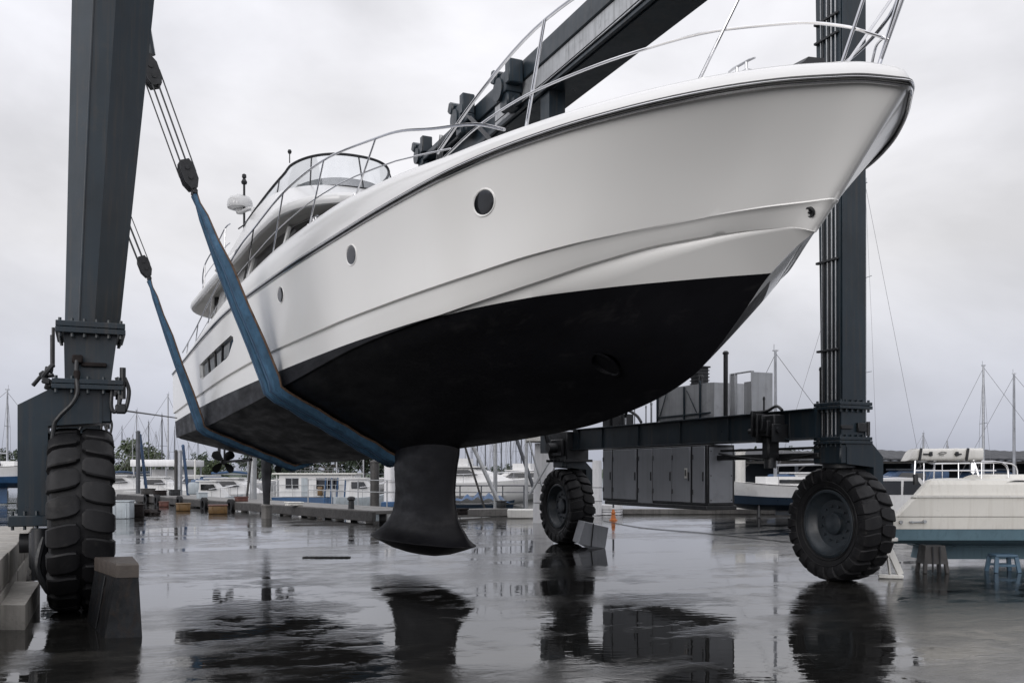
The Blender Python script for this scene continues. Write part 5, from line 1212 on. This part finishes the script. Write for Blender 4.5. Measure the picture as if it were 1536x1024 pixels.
# clutter on the pier and quay
for lab, px, py, Y, sx, sy, sz, m_, nm in (
    ('dark coiled hose box on the pier under the transom corner', 262, 743, 50, .5, .4, .28, 'black', 'deck_box'),
    ('grey deck box on the pier left of the propeller', 303, 748, 46, .45, .4, .28, 'greybox', 'deck_box'),
    ('low brown deck box on the pier between propeller and skeg', 362, 752, 42, .5, .4, .18, 'red', 'deck_box'),
    ('dark box of nets on the pier just right of the left tyre', 222, 741, 52, .7, .5, .28, 'timber_dk', 'net_box'),
    ('second dark box of nets on the pier below the white canopy', 240, 743, 51, .6, .5, .24, 'rust', 'net_box'),
    ('white fish box on the pier left of the bollard', 441, 758, 36.5, .6, .4, .10, 'offwhite', 'fish_box'),
    ('dark tool box on the quay beside the white barrier', 752, 762, 37.2, .3, .3, .26, 'black', 'tool_box'),
    ('rusty scrap box below the dark quay edge right of the keel', 693, 772, 35, .35, .3, .2, 'rust', 'scrap_box')):
    crate(lab, px, py, Y, sx, sy, sz, m_, nm.replace('_', ' '), nm, None, .6)
# ---- right background
sailboat('white sailboat with dark bottom propped ashore in the gap right of the cabinets', 1163, 36, 527, L_=6.2, head=2.9, hullm='white', bootm='navy', z0=0, dz=.30, D=.88, r=.07, stands=True)
GR = 'sailboats behind the dark boathouse'
sailboat('sailboat with very tall slim mast right behind the right lift column', 1298, 47, 275, None, L_=9, head=.2, z0=-.45, D=.95, r=.055)
sailboat('sailboat with tall mast above the middle of the cream motorboat', 1475, 50, 549, GR, L_=8, head=3.0, z0=-.45, D=1.2, r=.075)
sailboat('sailboat with tall mast closest to the right edge', 1521, 52, 561, GR, L_=8, head=2.7, z0=-.45, D=1.2, r=.08)
sailboat('sailboat with short mast above the rolled canvas of the cream motorboat', 1385, 75, 650, GR, L_=6, head=.5, D=1.2, r=.09)
sailboat('sailboat with stubby mast between the two taller masts at right', 1421, 80, 662, GR, L_=6, head=.9, D=1.2, r=.08)
def boathouse():
    x0, x1, Y = 13.5, 60, 58; o = thing('boathouse', 'long low dark boathouse with grey sheet roof behind the cream motorboat', 'boathouse', (36, Y, -.4))
    m = MB(); m.bb(x0+.4, x1, Y+6, Y+7, -.4, 2.4, .02); m.build('back_wall', M['shed_dk'], o)
    m = MB(); n = 150; rows = []
    for k in range(n+1):
        x = x0+(x1-x0)*k/n; w_ = .03*(k % 2); sag = .08*sin(x*.9); rows.append([(x, Y-.6, 2.46+w_+sag*.5), (x, Y-.6, 2.55+w_+sag*.5), (x, Y+3.4, 3.2+w_+sag), (x, Y+7.4, 2.55+w_)])
    m.loft(rows, False); m.build('roof', M['roofgrey'], o, 0)
    k = x0+.5
    while k < x1:
        m = MB(); m.bb(k-.1, k+.1, Y-.3, Y-.1, -.5, 2.5, .01); m.build('post', M['shed_dk'], o)
        m = MB(); m.beam((k, Y-.2, 1.7), (k+.9, Y-.2, 2.45), .08, .08); m.build('brace', M['timber_dk'], o); k += 3.6
    m = MB(); m.bb(x0, x1, Y-.35, Y-.05, 2.28, 2.45, .01); m.build('eaves_beam', M['timber_dk'], o)
boathouse()
motorboat('white motorboat berthed under the boathouse roof behind the right tyre', 1225, 55, -.45, 6, .1, 1.1, fly=False, canopy='blue')
motorboat('dark blue motorboat berthed under the boathouse roof at far right', 1500, 56, -.45, 8, .2, 1.3, hullm='navy', fly=False)
motorboat('blue motorboat with covered cockpit under the boathouse right of the lift column', 1345, 55.5, -.45, 6, 3.0, 1.3, hullm='navy', fly=False, canopy='tarp')
pile('white timber post at the right end of the grey cabinets', 1110.5, 46, 676, .24, 'offwhite', 0, name='white_post')
def van():
    a = at(1336, HOR, 30); o = thing('parked_van', 'small white van parked between the right tyre and cream motorboat', 'van', (a.x, 30, 0), .15)
    F = Matrix.Translation((a.x, 30, 0)) @ Matrix.Rotation(.15, 4, 'Z')
    side = [(-1.9, .35), (-1.95, .95), (-1.75, 1.05), (-1.55, 1.52), (.55, 1.55), (1.1, 1.0), (1.75, .88), (1.9, .6), (1.88, .35)]
    m = MB(F); m.loft([[(x, y, z if z < 1.2 else z) for x, z in side] for y in (-.75, .75)]); b_ = m.build('body', M['white'], o, 30)
    for sg in (-1, 1):
        for x0, x1, nm in ((-1.45, -.85, 0), (-.78, -.1, 0), (-.03, .6, 1)):
            m = MB(F); m.extr([(x0, sg*.752, 1.02), (x1+(.25 if nm else 0), sg*.752, 1.02), (x1-(.12 if nm else 0), sg*.752, 1.45), (x0+.03, sg*.752, 1.45)], (0, sg*.012, 0)); m.build('window', M['glass'], b_)
    m = MB(F); m.extr([(-1.70, -.62, 1.10), (-1.70, .62, 1.10), (-1.57, .55, 1.47), (-1.57, -.55, 1.47)], (-.03, 0, .0)); m.build('rear_window', M['glass'], b_)
    for x in (-1.2, 1.2):
        for sg in (-1, 1): m = MB(F); m.lathe([(.12, -.09), (.30, -.1), (.32, -.06), (.32, .06), (.30, .1), (.12, .09)], (x, sg*.70, .32), (0, 1, 0), 22); m.build('wheel', M['rubber'], o)
    for sg in (-1, 1): m = MB(F); m.box((-1.93, sg*.62, .85), (.05, .16, .22), None, .02); m.build('tail_light', M['red'], o)
van()
# ---- cream motorboat on stands at right
def cream():
    X0, Y = 6.5, 16.0; Fm = Matrix.Identity(4)
    o = thing('cream_motorboat', 'cream motorboat with faded blue bottom on timber stands at the right edge', 'motorboat', (10.5, Y+1.2, .5))
    def band(zs, mt, name, **k):
        m = MB(); rings = []
        for z, xl, yo in zs:
            n = 10; nb = []
            for i in range(n+1):
                a = pi/2*i/n; nb.append((xl+.55*(1-sin(a)), Y+yo+.9*(1-cos(a)) if False else Y+yo+.5*(1-sin(a))*0, z))
            near = [(xl+.0, Y+yo+.12, z), (xl+.015, Y+yo+.03, z), (xl+.05, Y+yo, z), (xl+3.5, Y+yo, z), (15.5, Y+yo, z)]
            far = [(15.5, Y+2.55-yo, z), (xl+3.5, Y+2.6-yo, z), (xl+1.6, Y+2.6-yo, z), (xl+1.32, Y+2.55-yo, z), (xl+1.12, Y+2.3-yo, z)]
            rings.append(near+far)
        m.loft(rings); return m.build(name, M[mt], o, 14)
    band([(.47, 6.62, .28), (.54, 6.55, .10), (.735, 6.50, .02)], 'lblue', 'hull_bottom')
    band([(.737, 6.49, .012), (.90, 6.53, .0), (.945, 6.55, -.002)], 'cream', 'lower_topsides')
    hs = band([(.955, 6.56, -.012), (1.28, 6.88, -.02)], 'cream', 'topsides')
    band([(1.282, 6.86, -.05), (1.315, 6.88, -.05)], 'offwhite', 'rub_rail')
    band([(1.317, 6.92, -.01), (1.50, 7.09, .02), (1.57, 7.17, .06), (1.60, 7.30, .16)], 'cream', 'deck_moulding')
    m = MB(); m.loft([[(x, y, z) for x, y in ((xa, Y+.30+q), (xb, Y+.30+q), (xb, Y+2.2-q), (xa+1.0, Y+2.2-q))] for z, xa, xb, q in ((1.60, 7.85, 15.0, 0), (1.64, 7.95, 15, .04), (1.675, 8.1, 15, .12))]); m.build('coachroof', M['cream'], o, 25)
    m = MB(); m.bb(7.55, 8.3, Y+.055, Y+.075, 1.515, 1.535, .004); m.build('side_vent', M['offwhite'], hs)
    c = at(1528, 726, Y+.06); m = MB(); ring = [(c.x+.27*cos(a)*(1+.15*cos(a)), Y+.045, c.z+.075*sin(a)) for a in [2*pi*k/28 for k in range(28)]]
    m.extr(ring, (0, .05, 0)); w_ = m.build('oval_window', M['glass'], hs); m = MB(); m.tube(ring+[ring[0]], .012, 6); m.build('window_frame', M['offwhite'], w_)
    # stern rails with rolled canvas
    def rail(pts, r=.016): 
        m = MB(); m.tube(smooth(pts, 4), r, 6); m.build('rail', M['chrome'], o)
    zt = 1.88
    for y_ in (Y+.2, Y+2.2):
        dx = (y_-Y-.2)*.62; rail([(6.98+dx, y_, 1.5), (7.0+dx, y_, 1.9), (7.0+dx, y_, 2.10)]); rail([(7.0+dx, y_, zt), (7.7+dx, y_, zt+.01), (8.5+dx, y_, zt-.0), (8.62+dx, y_, 1.62)])
        for x in (7.15, 7.75, 8.15): rail([(x+dx, y_, 1.5), (x+dx, y_, zt)], .010)
    rail([(7.0, Y+.2, 1.74), (7.6, Y+.2, 1.74), (8.4, Y+.2, 1.74)], .012)
    rail([(7.0, Y+.2, zt), (7.62, Y+1.2, zt+.02), (8.24, Y+2.2, zt)]); rail([(8.1, Y+.2, 1.65), (8.0, Y+.25, 2.05)], .02); rail([(8.2, Y+.6, 1.7), (8.2, Y+.6, 2.08)], .05)
    m = MB(); m.tube(smooth([(6.97, Y+.12, 1.50), (6.97, Y+.12, 1.62), (6.97, Y+.14, 1.66)]), .045, 8); m.build('rod_holder', M['black'], o)
    m = MB(); random.seed(2); rings = []
    for i in range(15):
        s = i/14; x = 6.93+1.22*s; rings.append([(x+(.10 if i in (0,) else 0)*sin(a), Y+.30+.17*math.copysign(abs(cos(a))**.35, cos(a)), 2.015+.012*s+.105*math.copysign(abs(sin(a))**.4, sin(a))*(1+.03*sin(2.2*i+1))) for a in [2*pi*k/24+.13 for k in range(24)]])
    m.loft(rings); cv = m.build('rolled_canvas', M['offwhite'], o, 60)
    for x in (7.05, 7.86):
        m = MB(); m.box((x, Y+.115, 2.02), (.04, .04, .22), Matrix.Rotation(.15, 3, 'Y'), .008); m.build('canvas_strap', M['black'], cv)
    for x, dx in ((7.16, .07), (7.70, -.02)):
        m = MB(); m.box((x, Y+.112, 2.025), (.12, .03, .025), None, .006); m.box((x+dx, Y+.108, 2.03), (.055, .035, .075), None, .008); m.build('buckle', M['black'], cv)
    m = MB(); m.tube(smooth([(7.36, Y+.118, 2.035), (7.42, Y+.116, 2.06), (7.50, Y+.116, 2.055), (7.47, Y+.116, 2.035), (7.37, Y+.118, 2.03)]), .005, 5); m.tube([(7.37, Y+.117, 2.005), (7.46, Y+.116, 2.005)], .004, 5); m.build('canvas_emblem', M['black'], cv)
    m = MB(); m.cyl((6.66, Y+.02, .86), (6.66, Y-.04, .86), .03); m.cyl((6.85, Y-.0, .86), (6.85, Y-.05, .86), .02); m.bb(6.8, 7.08, Y-.04, Y-.006, .85, .875, .006); m.cyl((7.06, Y-.0, .87), (7.06, Y-.06, .87), .028); m.build('transom_fitting', M['galv'], o)
    m = MB(); m.extr([(7.6, Y+1.35, .10), (7.68, Y+1.35, .46), (14, Y+1.35, .46), (14, Y+1.35, .10)], (0, .45, 0)); m.bb(7.55, 14, Y+1.28, Y+1.85, .33, .37, .02); m.build('keel', M['lblue'], o)
cream()
def stand():
    p = at(1406, 862, 15.75); o = thing('boat_stand', 'dark timber boat stand with four legs under the cream motorboat', 'boat stand', (p.x, p.y+.2, 0))
    m = MB(); m.loft([[(p.x+x*w_, p.y+.2+y*w_, z) for x, y in ((-1, -.8), (1, -.8), (1, .8), (-1, .8))] for z, w_ in ((.16, .205), (.47, .165))]); m.build('stand_body', M['timber_dk'], o, 20)
    for sx in (-1, 1):
        for sy in (-1, 1):
            m = MB(); m.beam((p.x+sx*.19, p.y+.2+sy*.15, .0), (p.x+sx*.17, p.y+.2+sy*.13, .2), .06, .06, (1, 0, 0), .006); m.build('leg', M['timber_dk'], o)
    for s in (-.06, .06):
        m = MB(); m.bb(p.x+s-.012, p.x+s+.012, p.y+.025, p.y+.05, .02, .46, .003); m.build('batten', M['black'], o)
stand()
def stool():
    p = at(1511, 858, 15.9); o = thing('step_stool', 'small faded blue plastic step stool on the wet ground under the cream motorboat', 'stool', (p.x, p.y+.15, 0))
    c = (p.x, p.y+.15); m = MB(); m.bb(c[0]-.19, c[0]+.19, c[1]-.15, c[1]+.15, .26, .31, .02, 2); m.build('seat', M['stool'], o)
    for sx in (-1, 1):
        for sy in (-1, 1): m = MB(); m.beam((c[0]+sx*.20, c[1]+sy*.16, 0), (c[0]+sx*.165, c[1]+sy*.125, .262), .07, .045, (0, 1, 0), .006); m.build('leg', M['stool'], o)
    m = MB(); m.bb(c[0]-.17, c[0]+.17, c[1]-.155, c[1]-.125, .10, .14, .006); m.bb(c[0]-.17, c[0]+.17, c[1]+.125, c[1]+.155, .10, .14, .006); m.build('stretcher', M['stool'], o)
stool()
def trestle():
    p = at(1338, 868, 15.0); o = thing('trestle', 'chalky white slanted trestle foot standing behind the right tyre', 'trestle', (p.x, p.y, 0))
    m = MB(); m.beam((p.x-.18, p.y+.1, .035), (p.x+.18, p.y, .035), .12, .06, (0,0,1), .01); m.build('foot', M['offwhite'], o)
    for a, b in (((.15, 0), (-.08, .6)), ((-.02, .0), (-.08, .6))): m = MB(); m.beam((p.x+a[0], p.y+.03, .065), (p.x+b[0], p.y+.06, b[1]), .10 if a[0] > 0 else .03, .06, (0, -1, 0), .006); m.build('leg', M['offwhite'], o)
    m = MB(); m.bb(p.x-.35, p.x+.1, p.y-.0, p.y+.1, .6, .66, .008); m.build('top_bar', M['offwhite'], o)
trestle()
# ------------------------------------------------------------------ trees
def tree(label, px, Y, h, w_, seed, lm='leaf', name='broadleaf_tree', group='trees beyond the moored boats'):
    random.seed(seed); P = at(px, HOR, Y); z0 = -.3; h *= 1.22; w_ *= 1.1
    o = thing(name, label, 'tree', (P.x, P.y, z0), 0, group)
    m = MB(); tops = []
    m.tube([(P.x, P.y, z0), (P.x+.1, P.y, z0+h*.3), (P.x-.1, P.y, z0+h*.7)], [.028*h+.06, .022*h+.04, .03], 7)
    for k in range(7):
        a = 2*pi*k/7+random.random(); q = Vector((P.x+cos(a)*w_*.33, P.y+sin(a)*w_*.33, z0+h*(.45+.35*random.random()))); m.tube([(P.x, P.y, z0+h*(.2+.05*k)), (P.x+(q.x-P.x)*.5, P.y+(q.y-P.y)*.5, q.z-.1*h), q], [.016*h+.02, .011*h+.01, .01], 5); tops.append(q)
    m.build('trunk', M['bark'], o)
    m = MB(); cl = [(Vector((P.x+random.gauss(0, .26)*w_, P.y+random.gauss(0, .2)*w_, z0+h*(.3+.62*random.random()**.8))), h*random.uniform(.10, .2)) for _ in range(44)]
    for c, r in cl:
        lim = 1-.55*max(0, (c.z-z0)/h-.6)/.4
        for _ in range(52):
            d = Vector((random.gauss(0, 1), random.gauss(0, 1), random.gauss(0, .8))).normalized()*r*random.random()**.4
            p = c+d; p.x = P.x+(p.x-P.x)*lim; s = h*random.uniform(.024, .045)
            a = Vector((random.gauss(0,1), random.gauss(0,1), random.gauss(0,1))).normalized(); b = a.orthogonal().normalized(); e = a.cross(b)
            m.quad(p-b*s, p+e*s*.6, p+b*s, p-e*s*.6)
    m.build('crown', M[lm], o, 0, recalc=False); return o
for i, (lab, px, Y, h, w_, lm) in enumerate((
    ('round green tree right of the left tyre behind the masts', 196, 108, 4.6, 5.2, 'leaf'),
    ('low green tree left of the white canopy', 222, 112, 3.8, 4.6, 'leaf'),
    ('dark green tree just left of the propeller', 306, 112, 3.6, 5.0, 'leaf_dk'),
    ('green bush like tree directly below the propeller', 318, 86, 2.6, 3.6, 'leaf'),
    ('dark tree behind the black skeg', 385, 115, 4.0, 6.0, 'leaf_dk'),
    ('dark tree above the left end of the houseboat', 440, 118, 4.4, 7.0, 'leaf_dk'),
    ('dark tree above the middle of the houseboat roof', 492, 116, 5.0, 7.0, 'leaf_dk'),
    ('dark tree above the right end of the houseboat', 545, 118, 5.3, 7.0, 'leaf_dk'),
    ('dark tree behind the wrapped bundle left of the keel', 590, 120, 5.0, 6.0, 'leaf_dk'),
    ('small dark tree at the far left edge above the blue and white sailboat', 10, 120, 4.2, 4.5, 'leaf_dk'),
    ('dark tree behind the gap right of the cabinets', 1150, 105, 4.2, 9.0, 'leaf_dk'),
    ('dark tree just left of the right lift column', 1215, 108, 3.6, 7.0, 'leaf_dk'),
    ('low green tree between the canopy and the propeller', 277, 125, 2.8, 5.0, 'leaf'),
    ('dark low tree right of the keel far behind the white yacht', 690, 130, 2.7, 8, 'leaf_dk'),
    ('dark low tree far behind the leaning props', 770, 130, 2.7, 8, 'leaf_dk'))):
    tree(lab, px, Y, h, w_, i+11, lm)
